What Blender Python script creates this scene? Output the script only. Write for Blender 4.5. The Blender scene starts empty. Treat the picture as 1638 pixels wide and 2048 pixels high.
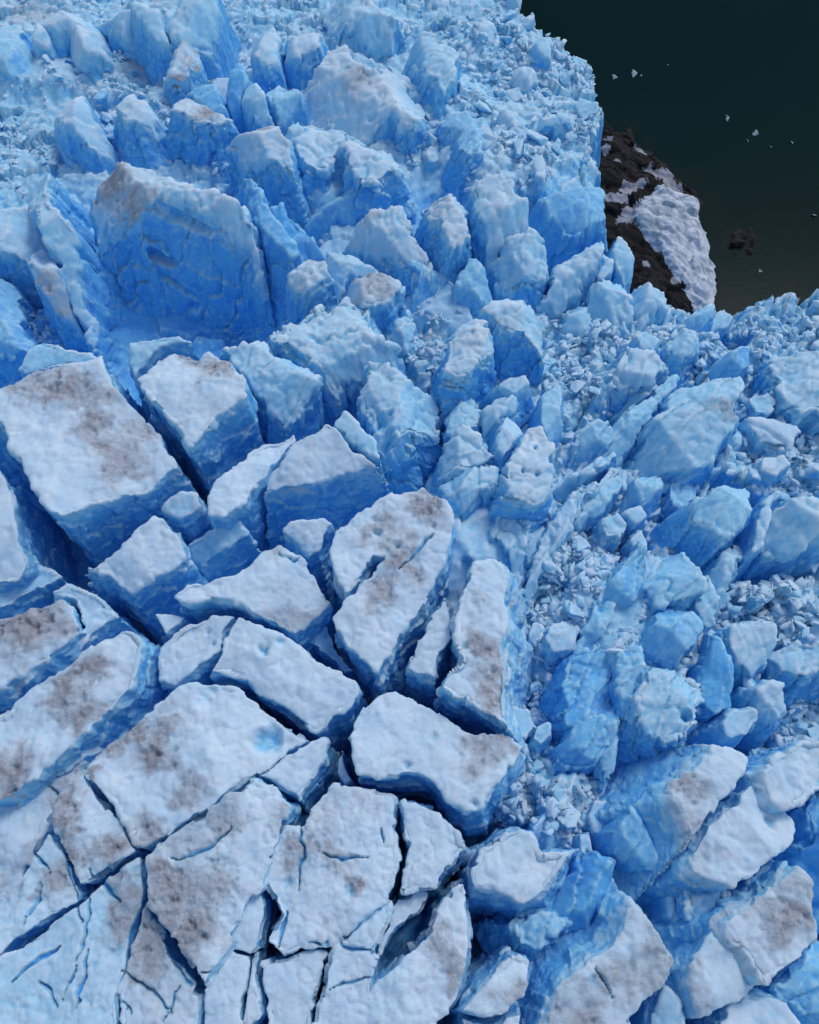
import bpy, bmesh, math, random
import numpy as np
from mathutils import Vector

# ------------------------------------------------------------------ camera, sky, sun, exposure
sc = bpy.context.scene
COL = sc.collection
FPX, CX, CY, TILT, HC = 1518.0, 819.0, 1024.0, math.radians(27), 100.0
cam = bpy.data.cameras.new('camera'); camo = bpy.data.objects.new('camera', cam); COL.objects.link(camo)
camo.location = (0, 0, HC); camo.rotation_euler = (TILT, 0, 0)
cam.sensor_fit = 'VERTICAL'; cam.sensor_height = 24; cam.lens = 24 * FPX / 2048
cam.clip_start = 1; cam.clip_end = 9000
sc.camera = camo
SUN_EL, SUN_AZ = math.radians(52), math.radians(38)      # azimuth clockwise from +y
w = bpy.data.worlds.new('World'); sc.world = w; w.use_nodes = True
nt = w.node_tree; bg = nt.nodes['Background']
sky = nt.nodes.new('ShaderNodeTexSky'); sky.sky_type = 'NISHITA'; sky.sun_disc = False
sky.sun_elevation = SUN_EL; sky.sun_rotation = SUN_AZ; sky.dust_density = 1.0; sky.air_density = 1.0
nt.links.new(sky.outputs[0], bg.inputs[0]); bg.inputs[1].default_value = 0.145
sl = bpy.data.lights.new('sun', 'SUN'); so = bpy.data.objects.new('sun', sl); COL.objects.link(so)
sl.energy = 1.2; sl.angle = math.radians(18); sl.color = (1.0, 0.96, 0.92)
sdir = Vector((math.sin(SUN_AZ) * math.cos(SUN_EL), math.cos(SUN_AZ) * math.cos(SUN_EL), math.sin(SUN_EL)))
so.rotation_euler = sdir.to_track_quat('Z', 'Y').to_euler(); so.location = sdir * 300
sc.view_settings.view_transform = 'Standard'; sc.view_settings.look = 'None'
sc.view_settings.exposure = 0.08; sc.view_settings.gamma = 1.0
sc.cycles.max_bounces = 8; sc.cycles.diffuse_bounces = 8; sc.cycles.glossy_bounces = 3
sc.cycles.transmission_bounces = 2; sc.cycles.use_denoising = True
WATER = -45.0

# ------------------------------------------------------------------ helpers
def ray(px, py):
    x = (px - CX) / FPX; y = -(py - CY) / FPX; z = -1.0
    return np.array([x, y * math.cos(TILT) - z * math.sin(TILT), y * math.sin(TILT) + z * math.cos(TILT)])
def at(px, py, z=0.0, g=(0, 0), c=(0, 0)):               # where the line of sight meets the plane z + g.(xy - c)
    d = ray(px, py)
    t = (z - g[0] * c[0] - g[1] * c[1] - HC) / (d[2] - g[0] * d[0] - g[1] * d[1])
    return np.array([0, 0, HC]) + d * t
def topix(x, y, z):
    dx, dy, dz = x, y, z - HC
    yc = dy * math.cos(TILT) + dz * math.sin(TILT); zc = -dy * math.sin(TILT) + dz * math.cos(TILT)
    return CX + FPX * dx / -zc, CY - FPX * yc / -zc

def h3(ix, iy, iz, s=0):
    n = (ix.astype(np.int64) * 374761393 + iy.astype(np.int64) * 668265263 + iz.astype(np.int64) * 2147483647 + s * 1274126177) & 0xFFFFFFFF
    n = ((n ^ (n >> 13)) * 1274126177) & 0xFFFFFFFF
    n = ((n ^ (n >> 16)) * 2246822519) & 0xFFFFFFFF
    return (((n ^ (n >> 15)) & 0xFFFFFF).astype(np.float32)) / 16777215.0
def vnoise(p, s=0):                                      # smooth value noise, -1..1
    i = np.floor(p).astype(np.int64); f = (p - i).astype(np.float32)
    u = f * f * f * (f * (f * 6 - 15) + 10)
    r = 0
    for dx in (0, 1):
        wx = u[:, 0] if dx else 1 - u[:, 0]
        for dy in (0, 1):
            wy = u[:, 1] if dy else 1 - u[:, 1]
            for dz in (0, 1):
                wz = u[:, 2] if dz else 1 - u[:, 2]
                r = r + wx * wy * wz * h3(i[:, 0] + dx, i[:, 1] + dy, i[:, 2] + dz, s)
    return r * 2 - 1
ROT = np.array([[.36, .48, -.8], [-.8, .6, 0], [.48, .64, .6]], np.float32)
def fbm(p, sc_, oc=3, s=0, gain=0.5):
    a, r, q = 1.0, 0, (p.astype(np.float32) @ ROT) / sc_
    for k in range(oc):
        r = r + a * vnoise(q, s + k * 17); q = (q @ ROT) * 2.03 + 11.3; a *= gain
    return r
def facets(p, size, s=0, dim=3, slope=0.6, step=0.3, bump=0.):    # broken planes: each cell has its own tilt and height
    q = p / size; i = np.floor(q).astype(np.int64); sd_ = np.where(q - i < .5, -1, 1)
    best = np.full(len(p), 1e9, np.float32); sec = best.copy(); val = np.zeros(len(p), np.float32)
    for k in range(8 if dim == 3 else 4):
        a = i[:, 0] + (sd_[:, 0] if k & 1 else 0); b = i[:, 1] + (sd_[:, 1] if k & 2 else 0); c = i[:, 2] + (sd_[:, 2] if k & 4 else 0)
        if dim == 2: c = np.zeros(len(p), np.int64)
        j = lambda n: .18 + .64 * h3(a, b, c, s + n)
        v = np.stack([q[:, 0] - a - j(1), q[:, 1] - b - j(2), (q[:, 2] - c - j(3)) if dim == 3 else np.zeros(len(p))], 1).astype(np.float32)
        d = (v * v).sum(1); m = d < best
        sec = np.where(m, best, np.minimum(sec, d)); best = np.where(m, d, best)
        g = (v[:, 0] * (h3(a, b, c, s + 4) - .5) + v[:, 1] * (h3(a, b, c, s + 5) - .5) + v[:, 2] * (h3(a, b, c, s + 6) - .5)) * 2 * slope \
            + (h3(a, b, c, s + 7) - .5) * 2 * step - bump * d
        val = np.where(m, g, val)
    return val * size, np.sqrt(sec) - np.sqrt(best)      # height, and distance to the cell's border (0 on it)
def sst(a, b, x):
    t = np.clip((x - a) / (b - a), 0, 1); return t * t * (3 - 2 * t)
def inside(px, py, poly):
    r = np.zeros(np.shape(px), bool); n = len(poly)
    for k in range(n):
        x0, y0 = poly[k][:2]; x1, y1 = poly[(k + 1) % n][:2]
        if y0 == y1: continue
        c = ((y0 > py) != (y1 > py)) & (px < (x1 - x0) * (py - y0) / (y1 - y0) + x0)
        r ^= c
    return r
def dline(x, y, pts, closed=False):
    d = np.full(np.shape(x), 1e9); n = len(pts)
    for k in range(n if closed else n - 1):
        x0, y0 = pts[k][:2]; x1, y1 = pts[(k + 1) % n][:2]
        vx, vy = x1 - x0, y1 - y0; L = vx * vx + vy * vy + 1e-9
        t = np.clip(((x - x0) * vx + (y - y0) * vy) / L, 0, 1)
        d = np.minimum(d, np.hypot(x - x0 - t * vx, y - y0 - t * vy))
    return d
def mesh_np(name, V, F):                                 # F: (n,4) or (n,3)
    me = bpy.data.meshes.new(name); V = np.asarray(V, np.float32); F = np.asarray(F, np.int32)
    me.vertices.add(len(V)); me.vertices.foreach_set('co', V.ravel())
    k = F.shape[1]; me.loops.add(F.size); me.loops.foreach_set('vertex_index', F.ravel())
    me.polygons.add(len(F)); me.polygons.foreach_set('loop_start', np.arange(0, F.size, k, dtype=np.int32))
    me.update(calc_edges=True); me.validate()
    return me
def vnormals(me):
    n = np.empty(len(me.vertices) * 3, np.float32); me.vertex_normals.foreach_get('vector', n); return n.reshape(-1, 3)
def coords(me):
    n = np.empty(len(me.vertices) * 3, np.float32); me.vertices.foreach_get('co', n); return n.reshape(-1, 3)
def setattr_f(me, name, v):
    a = me.attributes.new(name, 'FLOAT', 'POINT'); a.data.foreach_set('value', np.asarray(v, np.float32))
def smooth(me, on=True):
    me.polygons.foreach_set('use_smooth', np.full(len(me.polygons), on))
def link(name, me, mat, parent=None, **props):
    o = bpy.data.objects.new(name, me); COL.objects.link(o)
    if mat and not me.materials: me.materials.append(mat)
    if parent: o.parent = parent
    for k, v in props.items():
        if v is not None: o[k] = v
    return o
def remesh(me, vox):
    o = bpy.data.objects.new('tmp', me); COL.objects.link(o)
    m = o.modifiers.new('r', 'REMESH'); m.mode = 'VOXEL'; m.voxel_size = vox; m.adaptivity = 0
    dg = bpy.context.evaluated_depsgraph_get()
    r = bpy.data.meshes.new_from_object(o.evaluated_get(dg))
    bpy.data.objects.remove(o); bpy.data.meshes.remove(me)
    return r

# ------------------------------------------------------------------ materials
class NT:
    def __init__(s, name):
        s.m = bpy.data.materials.new(name); s.m.use_nodes = True; s.t = s.m.node_tree; s.b = s.t.nodes['Principled BSDF']
    def n(s, typ, **kw):
        x = s.t.nodes.new('ShaderNode' + typ)
        for k, v in kw.items(): setattr(x, k, v)
        return x
    def put(s, sock, v):
        if isinstance(v, bpy.types.NodeSocket): s.t.links.new(v, sock)
        elif v is not None: sock.default_value = v
    def noise(s, co, scale, detail=4, rough=.55, dist=0):
        x = s.n('TexNoise'); s.put(x.inputs['Vector'], co); x.inputs['Scale'].default_value = scale
        x.inputs['Detail'].default_value = detail; x.inputs['Roughness'].default_value = rough; x.inputs['Distortion'].default_value = dist
        return x.outputs['Fac']
    def math(s, op, a, b=None, clamp=False):
        x = s.n('Math', operation=op, use_clamp=clamp); s.put(x.inputs[0], a); s.put(x.inputs[1], b); return x.outputs[0]
    def rng(s, v, a, b, c=0., d=1.):
        x = s.n('MapRange', interpolation_type='SMOOTHSTEP'); s.put(x.inputs[0], v)
        for k, q in enumerate((a, b, c, d)): s.put(x.inputs[k + 1], q)
        return x.outputs[0]
    def mix(s, f, a, b):
        x = s.n('Mix', data_type='RGBA'); s.put(x.inputs[0], f)
        s.put(x.inputs[6], a if not isinstance(a, tuple) else (*a, 1)); s.put(x.inputs[7], b if not isinstance(b, tuple) else (*b, 1))
        return x.outputs[2]
    def attr(s, name, typ='GEOMETRY'):
        x = s.n('Attribute', attribute_type=typ); x.attribute_name = name; return x.outputs['Fac']
    def pos(s): return s.n('NewGeometry').outputs['Position']
    def bump(s, h, dist, strength=1., prev=None):
        x = s.n('Bump'); x.inputs['Distance'].default_value = dist; x.inputs['Strength'].default_value = strength
        s.put(x.inputs['Height'], h); s.put(x.inputs['Normal'], prev); return x.outputs[0]

def ice_material():
    t = NT('glacier_ice'); P = t.pos()
    crust, dirt = t.attr('crust'), t.attr('dirt')
    n0 = t.noise(P, .045, 2, .5); n1 = t.noise(P, .22, 4, .6); n2 = t.noise(P, 1.1, 5, .62); n3 = t.noise(P, 5.5, 4, .65)
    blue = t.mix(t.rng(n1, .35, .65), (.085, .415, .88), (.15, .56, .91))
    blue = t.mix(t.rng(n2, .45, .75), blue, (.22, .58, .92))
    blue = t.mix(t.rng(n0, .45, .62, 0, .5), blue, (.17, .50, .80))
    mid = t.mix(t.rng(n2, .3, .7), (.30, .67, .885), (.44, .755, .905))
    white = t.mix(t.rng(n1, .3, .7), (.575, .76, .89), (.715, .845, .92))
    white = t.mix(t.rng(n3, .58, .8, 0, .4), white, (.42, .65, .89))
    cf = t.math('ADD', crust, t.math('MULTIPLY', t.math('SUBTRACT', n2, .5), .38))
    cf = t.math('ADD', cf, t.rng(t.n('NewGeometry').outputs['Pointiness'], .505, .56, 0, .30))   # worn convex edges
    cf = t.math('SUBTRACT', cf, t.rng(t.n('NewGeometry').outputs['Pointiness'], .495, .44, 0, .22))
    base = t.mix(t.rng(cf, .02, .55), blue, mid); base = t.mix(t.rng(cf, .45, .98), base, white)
    # rock flour and grit lying in the crust: blotchy with dark specks
    g1 = t.noise(P, .42, 8, .74, .8); g2 = t.noise(P, 2.6, 7, .78, .5); cr = t.rng(crust, .3, .7)
    grey = t.math('MULTIPLY', t.rng(t.math('ADD', t.math('MULTIPLY', dirt, .6), g1), .52, .98), cr)
    base = t.mix(t.math('MULTIPLY', grey, .75), base, (.58, .585, .63))
    d = t.rng(t.math('ADD', t.math('MULTIPLY', dirt, .55), t.math('ADD', t.math('MULTIPLY', g1, .9), t.math('MULTIPLY', g2, .8))), 1.16, 1.44)
    d = t.math('MULTIPLY', d, t.rng(dirt, .04, .5)); d = t.math('MULTIPLY', d, cr)
    base = t.mix(t.math('MULTIPLY', d, .52), base, (.33, .305, .335))
    sp = t.math('MULTIPLY', t.rng(t.noise(P, 2.9, 6, .88), .59, .66), t.rng(dirt, .08, .6)); sp = t.math('MULTIPLY', sp, cr)
    base = t.mix(t.math('MULTIPLY', sp, .85), base, (.10, .095, .115))
    t.put(t.b.inputs['Base Color'], base)
    t.put(t.b.inputs['Roughness'], t.rng(crust, 0, 1, .45, .75)); t.b.inputs['Specular IOR Level'].default_value = .25
    mp = t.n('Mapping'); t.put(mp.inputs['Vector'], P); mp.inputs['Scale'].default_value = (1, 1, .5)
    v = t.n('TexVoronoi'); v.feature = 'SMOOTH_F1'; v.inputs['Scale'].default_value = 1.5; v.inputs['Smoothness'].default_value = .6
    t.put(v.inputs['Vector'], mp.outputs[0])
    b1 = t.n('Bump'); b1.inputs['Distance'].default_value = .28; t.put(b1.inputs['Height'], v.outputs['Distance'])
    t.put(b1.inputs['Strength'], t.rng(crust, .25, .8, .14, .0))
    b2 = t.n('Bump'); b2.inputs['Distance'].default_value = .35; t.put(b2.inputs['Height'], g2); t.put(b2.inputs['Normal'], b1.outputs[0])
    t.put(b2.inputs['Strength'], t.rng(dirt, .08, .5, .12, 1.))
    b3 = t.bump(n3, .10, .9, b2.outputs[0]); b4 = t.bump(t.noise(P, 14, 4, .75), .08, .8, b3)
    t.put(t.b.inputs['Normal'], b4)
    return t.m
ICE = ice_material()

def rock_material():
    t = NT('dark_rock'); P = t.pos(); snow = t.attr('snow')
    mp = t.n('Mapping'); t.put(mp.inputs['Vector'], P); mp.inputs['Rotation'].default_value = (0, 0, math.radians(-47)); mp.inputs['Scale'].default_value = (1.0, .22, 1)
    g = t.noise(mp.outputs[0], 1.3, 6, .7); h = t.noise(P, .25, 5, .6)
    c = t.mix(t.rng(g, .35, .7), (.010, .009, .010), (.030, .024, .022)); c = t.mix(t.rng(h, .5, .8), c, (.034, .028, .027))
    s = t.rng(t.math('ADD', t.math('MULTIPLY', snow, .55), t.noise(mp.outputs[0], .9, 6, .65, .8)), .83, .88)
    s = t.math('MULTIPLY', s, t.rng(snow, .05, .2))
    t.put(t.b.inputs['Base Color'], t.mix(s, c, (.42, .42, .47))); t.b.inputs['Roughness'].default_value = .75
    t.b.inputs['Specular IOR Level'].default_value = .2
    t.put(t.b.inputs['Normal'], t.bump(g, .5, .9, t.bump(t.noise(P, 2.2, 5, .7), .4)))
    return t.m
ROCK = rock_material()
def snow_material():
    t = NT('trampled_snow'); P = t.pos(); g = t.noise(P, .7, 7, .75, .4); d = t.attr('melt')
    c = t.mix(t.rng(g, .42, .6), (.44, .50, .57), (.68, .72, .77)); c = t.mix(t.math('MULTIPLY', d, t.rng(g, .35, .6, .3, 1.)), c, (.10, .17, .21))
    t.put(t.b.inputs['Base Color'], c); t.b.inputs['Roughness'].default_value = .8; t.b.inputs['Specular IOR Level'].default_value = .2
    t.put(t.b.inputs['Normal'], t.bump(g, .3, .8, t.bump(t.noise(P, 3.5, 5, .7), .12)))
    return t.m
SNOW = snow_material()
def water_material():
    t = NT('lake_water'); P = t.pos(); g = t.noise(P, .02, 4, .5)
    c = t.mix(g, (.002, .0135, .0145), (.0035, .019, .019))
    sh = t.math('MULTIPLY', t.math('MULTIPLY', t.attr('shoal'), .6), t.rng(t.noise(P, .16, 6, .7, .5), .40, .72))
    c = t.mix(sh, c, (.022, .019, .017))
    nb = t.bump(t.noise(P, .9, 4, .6), .05, .5)
    df = t.n('BsdfDiffuse'); t.put(df.inputs[0], c); gl = t.n('BsdfGlossy'); gl.inputs['Roughness'].default_value = .2; t.put(gl.inputs['Normal'], nb)
    mx = t.n('MixShader'); mx.inputs[0].default_value = .004; t.put(mx.inputs[1], df.outputs[0]); t.put(mx.inputs[2], gl.outputs[0])
    t.put(t.t.nodes['Material Output'].inputs[0], mx.outputs[0])
    return t.m
LAKE = water_material()
def floe_material():
    t = NT('floating_ice'); P = t.pos(); g = t.noise(P, 1.1, 5, .6)
    t.put(t.b.inputs['Base Color'], t.mix(g, (.13, .22, .24), (.34, .44, .46))); t.b.inputs['Roughness'].default_value = .5
    t.put(t.b.inputs['Normal'], t.bump(g, .3)); return t.m
FLOE = floe_material()

# ------------------------------------------------------------------ glacier body (heightfield in world space)
EDGE_PX = [(965, -160), (985, 0), (1020, 25), (1048, 62), (1075, 78), (1090, 100), (1112, 118), (1150, 132), (1192, 145), (1204, 190), (1212, 235),
           (1206, 290), (1196, 330), (1213, 380), (1217, 440), (1236, 470), (1262, 505), (1268, 560), (1335, 570), (1348, 610), (1400, 628), (1432, 610),
           (1460, 628), (1510, 615), (1545, 604), (1590, 612), (1640, 615), (1700, 620), (1900, 600)]
EDGE = [tuple(at(x, y, -13)[:2]) for x, y in EDGE_PX]
GL_POLY = EDGE + [(260, EDGE[-1][1]), (260, -155), (-260, -155), (-260, 330), (EDGE[0][0], 330)]
CTRL = [(-50,700,-15,.5),(200,720,-17,.5),(450,650,-18,.5),(650,650,-14,.5),(50,1100,-19,.4),(380,1000,-19,.4),(500,1050,-21,.5),(740,1350,-20,.4),(300,1300,-19,.4),
 (600,1600,-19,.4),(300,1750,-14,.4),(900,1650,-17,.5),(520,1900,-15,.4),(200,1950,-12,.4),(800,2000,-15,.4),(1000,1850,-17,.6),(850,690,-8,1),(760,960,-17,.5),(700,900,-17,.5),
 (930,1010,-5,.35),(1000,1060,-4,.25),(1080,1030,-5,.5),(1120,880,-7,.8),(1050,1300,-10,.4),(1080,1200,-9,1),(1110,1400,-11,1),(1050,1550,-9,1),(1150,1600,-9,1),(1200,1180,-4,.3),
 (1170,1050,-8,1),(1250,1050,-8,1),(1340,1020,-8,1),(1200,980,-8,.5),(1300,1180,-3,.3),(1250,1300,-4,.4),(1300,1400,-6,.5),(1240,1500,-14,.6),(1370,1700,-17,.6),(1350,1790,-10,1),(1290,1750,-9,1),(1450,1800,-17,.5),
 (1600,1900,-15,.5),(1100,1950,-17,.5),(1360,1950,-17,.5),(1500,1200,-6,1),(1600,1200,-4,1),(1600,1450,-9,1),(1480,1160,-15,.6),(1470,900,-6,1),(1500,760,-7,1),(1600,900,-5,1),(1240,870,-12,.3),
 (1200,770,-6,.9),(1300,720,-6,1),(1400,700,-8,1),(1400,640,-11,1),(1550,635,-8,1),(1620,650,-8,1),(1620,700,-7,1),(890,610,-6,.3),(1050,575,-9,.4),(960,560,-15,.4),(1150,530,-14,.4),(1220,580,-12,.4),
 (880,450,-12,.4),(700,440,-9,.22),(600,480,-12,.2),(650,370,-6,.3),(1000,300,-3,1),(1150,250,-7,1),(1190,200,-10,1),(1050,150,-7,1),(950,80,-5,1),(900,200,-4,1),(850,100,-7,1),
 (700,220,-4,.8),(700,300,-5,.9),(600,180,-6,.9),(500,150,-9,.9),(450,300,-8,.9),(560,430,-12,.3),(350,200,-6,1),(250,150,-6,1),(200,250,-9,1),(100,80,-6,.6),(60,130,-4,.3),
 (60,230,-8,.8),(30,300,-9,.8),(30,500,-10,.8),(60,620,-13,1),(300,50,-7,1),(500,20,-6,1),(700,50,-5,1),(250,640,-16,.3),(450,-60,-6,1),(100,-60,-5,1),(800,-60,-5,1),
 (1700,660,-8,1),(1720,1100,-6,1),(1720,1500,-9,.6),(1720,2000,-14,.5),(900,2150,-14,.4),(300,2150,-12,.4),(1300,2150,-14,.4)]
CW = np.array([[*at(a, b, z)[:2], z, r] for a, b, z, r in CTRL])
def base_z(x, y):
    zs = np.zeros(len(x)); rs = np.zeros(len(x)); ws = np.zeros(len(x))
    for cx, cy, z, r in CW:
        q = 1.0 / (((x - cx) ** 2 + (y - cy) ** 2) + 4.0) ** 1.8
        ws += q; zs += q * z; rs += q * r
    return zs / ws, rs / ws
def glacier_z(x, y):
    z, r = base_z(x, y)
    p = np.stack([x, y, np.zeros(len(x))], 1)
    wx = fbm(p, 7, 2, 5) * 1.2; p2 = p + np.stack([wx, fbm(p, 7, 2, 9) * 1.2, 0 * x], 1)
    z = z - 2.0 * sst(-10.5, -13.5, z)
    an = sst(5, 40, x) * sst(150, 110, y)                      # east of the pyramid serac the ice is sheared along one direction
    ca, sa = math.cos(math.radians(58)), math.sin(math.radians(58)); u_, v_ = x * ca + y * sa, -x * sa + y * ca
    pa = np.stack([u_ * .30, v_, 0 * x], 1) + np.stack([wx * .5, wx, 0 * x], 1)
    g1_, ea = facets(pa, 4.6, 43, 2, .75, .08); g2_, eb = facets(pa, 1.7, 47, 2, .8, .08)
    f1, e1 = facets(p2, 9, 3, 2, .6, .05); f2, e2 = facets(p2, 3.1, 11, 2, .5, .08, .6)
    f3, e3 = facets(p2 + .3 * fbm(p, 1, 2, 3)[:, None], 1.35, 23, 2, .5, .12, .7); f4, _ = facets(p, .62, 31, 2, .3, .2, .7)
    k = sst(.35, .9, r)
    far = sst(95, 125, y) * .45; f1 = f1 * (1 - far); f2 = f2 * (1 - far); f3 = f3 * (1 - far)
    z = z + (f1 * (.40 + .35 * k)) * (1 - .6 * an) + an * (g1_ * 1.15 + g2_ * .9) * sst(.2, .6, r) - an * .5 * (1 - sst(0, .10, ea)) + f2 * (.12 + .95 * k) + f3 * (.10 + .8 * k) + f4 * .6 * k + fbm(p, 3, 4, 41) * (.40 - .15 * k)
    d = dline(x, y, EDGE); ins = inside(x, y, GL_POLY); sd = np.where(ins, d, -d) + fbm(p, 3.5, 4, 77, .6) * 1.5
    drop = sst(3.2, -2.5, sd)
    return z * (1 - drop) + (-50) * drop - 1.2 * sst(4, 0, np.abs(sd - .5)) * 0, sd, r
LOWER = 'blocks between the deep crevasses'; UPPER = 'seracs of the upper icefall'; EAST = 'blocks in the eastern rubble field'; SOUTH = 'big pale topped blocks of the lower right'; PLAT = 'plates of the cracked plateau'
# ------------------------------------------------------------------ seracs: outline on the block's own top plane, real depth below
CRACKS_PX = [[(95,1655),(118,1690),(133,1710),(140,1750),(153,1785),(160,1830),(165,1845)],[(180,1800),(170,1860),(162,1890),(152,1930)],[(177,1900),(165,1960),(152,2015)],
  [(292,1805),(310,1845),(322,1865),(335,1900),(365,1950),(395,1985)],[(245,1940),(300,1985),(345,2025)],[(232,1995),(245,2012),(258,2030)],
  [(600,1648),(603,1680),(608,1715),(600,1750),(595,1780)],[(75,1962),(95,1985),(110,2010)],[(620,1888),(680,1890),(745,1898)],[(75,1562),(100,1585),(112,1605)],
  [(575,1810),(570,1850),(555,1900)],[(800,1150),(830,1120),(865,1085)],[(408,1940),(435,1945)],[(540,1400),(560,1430)],[(760,1660),(770,1690)],[(1180,1930),(1200,1960),(1215,1985)],
  [(60,1700),(85,1725),(100,1745)],[(20,1962),(60,1930),(120,1890)],[(180,1742),(220,1782),(240,1806)],[(660,1978),(700,1960),(742,1950)],[(350,1722),(420,1700),(470,1660)],[(640,1702),(680,1722),(738,1712)],[(120,2000),(140,1960),(150,1935)],[(45,1850),(70,1800),(78,1770)],[(330,2040),(345,2000),(362,1975)],
  [(135,570),(165,565),(200,550)],[(560,1120),(590,1130),(610,1120)]]
CRACKS = [[tuple(at(a, b, 0)[:2]) for a, b in c] for c in CRACKS_PX]
BLOCKS = []; SERACS = []      # pixel outlines of tops, kept so loose pieces are not laid under them
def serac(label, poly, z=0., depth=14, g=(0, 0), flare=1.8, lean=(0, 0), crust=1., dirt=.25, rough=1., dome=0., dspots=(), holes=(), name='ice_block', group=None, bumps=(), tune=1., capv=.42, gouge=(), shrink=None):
    P = np.array(poly, float); c = at(*P.mean(0), z)[:2]
    BLOCKS.append(poly)
    T = np.array([at(a, b, z, g, c)[:2] for a, b in P])
    area = .5 * np.sum(T[:, 0] * np.roll(T[:, 1], -1) - np.roll(T[:, 0], -1) * T[:, 1])
    if area < 0: T = T[::-1]
    size = math.sqrt(abs(area))
    dist = math.hypot(math.hypot(c[0], c[1]), HC - z); vox = max(.19, .00205 * dist) * tune
    if group == PLAT: vox *= .78
    # resample and roughen the outline
    seed = (len(BLOCKS) * 7919) % 1000
    n = len(T); R = []; N = []
    for k in range(n):
        a, b = T[k], T[(k + 1) % n]; L = np.hypot(*(b - a)); m = max(1, int(L / .7))
        for j in range(m): R.append(a + (b - a) * j / m)
    R = np.array(R); tg = np.roll(R, -2, 0) - np.roll(R, 2, 0); N = np.stack([tg[:, 1], -tg[:, 0]], 1); N /= np.hypot(N[:, 0], N[:, 1])[:, None] + 1e-9
    q = np.concatenate([R, np.zeros((len(R), 1))], 1)
    amp = min(.5, size * .05) * (.7 if group == PLAT else 1)
    arc = np.arange(len(R)) * .7 / max(2.2, size * .28) + seed; fa = arc - np.floor(arc); fk = np.floor(arc).astype(np.int64); nt_ = h3(fk, fk * 0, fk * 0, 9) - .5
    j = fbm(q, 3.2, 2, seed) * amp + (np.abs(fbm(q, 1.4, 2, seed + 5)) - .4) * -amp * .9 * rough
    if group not in (LOWER, PLAT, SOUTH): j = j * .6 + nt_ * size * .13 + (fa - .5) * nt_ * size * .16    # snapped-off corners
    R = R + N * (j - (shrink if shrink is not None else .25 if group == LOWER else -.02 if group == PLAT else 0))[:, None]
    for _ in range(1): Ns = (np.roll(N, 1, 0) + N + np.roll(N, -1, 0)) / 3
    Ns /= np.hypot(Ns[:, 0], Ns[:, 1])[:, None] + 1e-9
    sharp = group in (LOWER, SOUTH)
    lv = np.array(lean, float) * 1.15; flare = flare * (.3 if group == LOWER else 2.3 if group == UPPER else 1.7 if group == EAST else .9 if group == SOUTH else .55); depth = depth * 1.35
    # each wall keeps its own plane down to the foot: the offset of a corner is where its two walls meet
    ed = np.roll(T, -1, 0) - T; en = np.stack([ed[:, 1], -ed[:, 0]], 1); en /= np.hypot(en[:, 0], en[:, 1])[:, None] + 1e-9
    eo = flare + np.maximum(0, en @ lv); Mt = np.zeros((n, 2))
    for k in range(n):
        n1, n2, o1, o2 = en[k - 1], en[k], eo[k - 1], eo[k]; dt_ = n1[0] * n2[1] - n1[1] * n2[0]
        m_ = (n1 + n2) * (o1 + o2) / 4 * 1.0 if abs(dt_) < .3 else np.array([(o1 * n2[1] - o2 * n1[1]) / dt_, (n1[0] * o2 - n2[0] * o1) / dt_])
        L_ = np.hypot(*m_); mx_ = 1.7 * max(o1, o2); Mt[k] = m_ * min(1, mx_ / max(L_, 1e-6))
    Md = []
    for k in range(n):
        L = np.hypot(*(T[(k + 1) % n] - T[k])); m = max(1, int(L / .7))
        for j_ in range(m): Md.append(Mt[k] + (Mt[(k + 1) % n] - Mt[k]) * j_ / m)
    Md = np.array(Md) * (1 + .22 * fbm(q, 5, 2, seed + 9))[:, None]
    ins = min(.28, size * .05)
    rings = [(R - Ns * ins, 0), (R, -.2), (R + Md * .28, -depth * .30), (R + Md * .68, -depth * .7), (R + Md, -depth)]
    bm = bmesh.new(); rv = []
    for X, dz in rings: rv.append([bm.verts.new((x, y, z + dz)) for x, y in X])
    bm.faces.new(rv[0]); bm.faces.new(rv[-1][::-1])
    for a, b in zip(rv, rv[1:]):
        for k in range(len(a)):
            k2 = (k + 1) % len(a); bm.faces.new((a[k2], a[k], b[k], b[k2]))
    bmesh.ops.triangulate(bm, faces=[f for f in bm.faces if len(f.verts) > 4])
    me = bpy.data.meshes.new(name); bm.to_mesh(me); bm.free()
    me = remesh(me, vox)
    V = coords(me); Nn = vnormals(me)
    up = sst(.3, .85, Nn[:, 2]); off = np.array([seed * 3.7, seed * 1.3, seed * .7], np.float32) * (0 if group == PLAT else 1)
    hrel = np.clip((V[:, 2] - (z - depth)) / depth, 0, 1)
    p = V + off
    f1, e1 = facets(p, 4.2 * max(.6, min(1, size / 12)), 5, 3, .52, .10)
    f2, e2 = facets(p, 1.5, 15, 3, .45, .07)
    # long scalloped flutes on the walls, soft swells and pits on top
    fl = fbm(p * np.array([1, 1, .55], np.float32), 1.15, 3, 3, .6)
    side = f1 * .5 * rough + f2 * .32 * rough + fl * .14 + fbm(p, 6, 2, 8) * .30
    if sharp: side = f1 * .3 * rough + f2 * .16 * rough + fl * .16 + fbm(p, 6, 2, 8) * .35
    saw = 0
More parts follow.
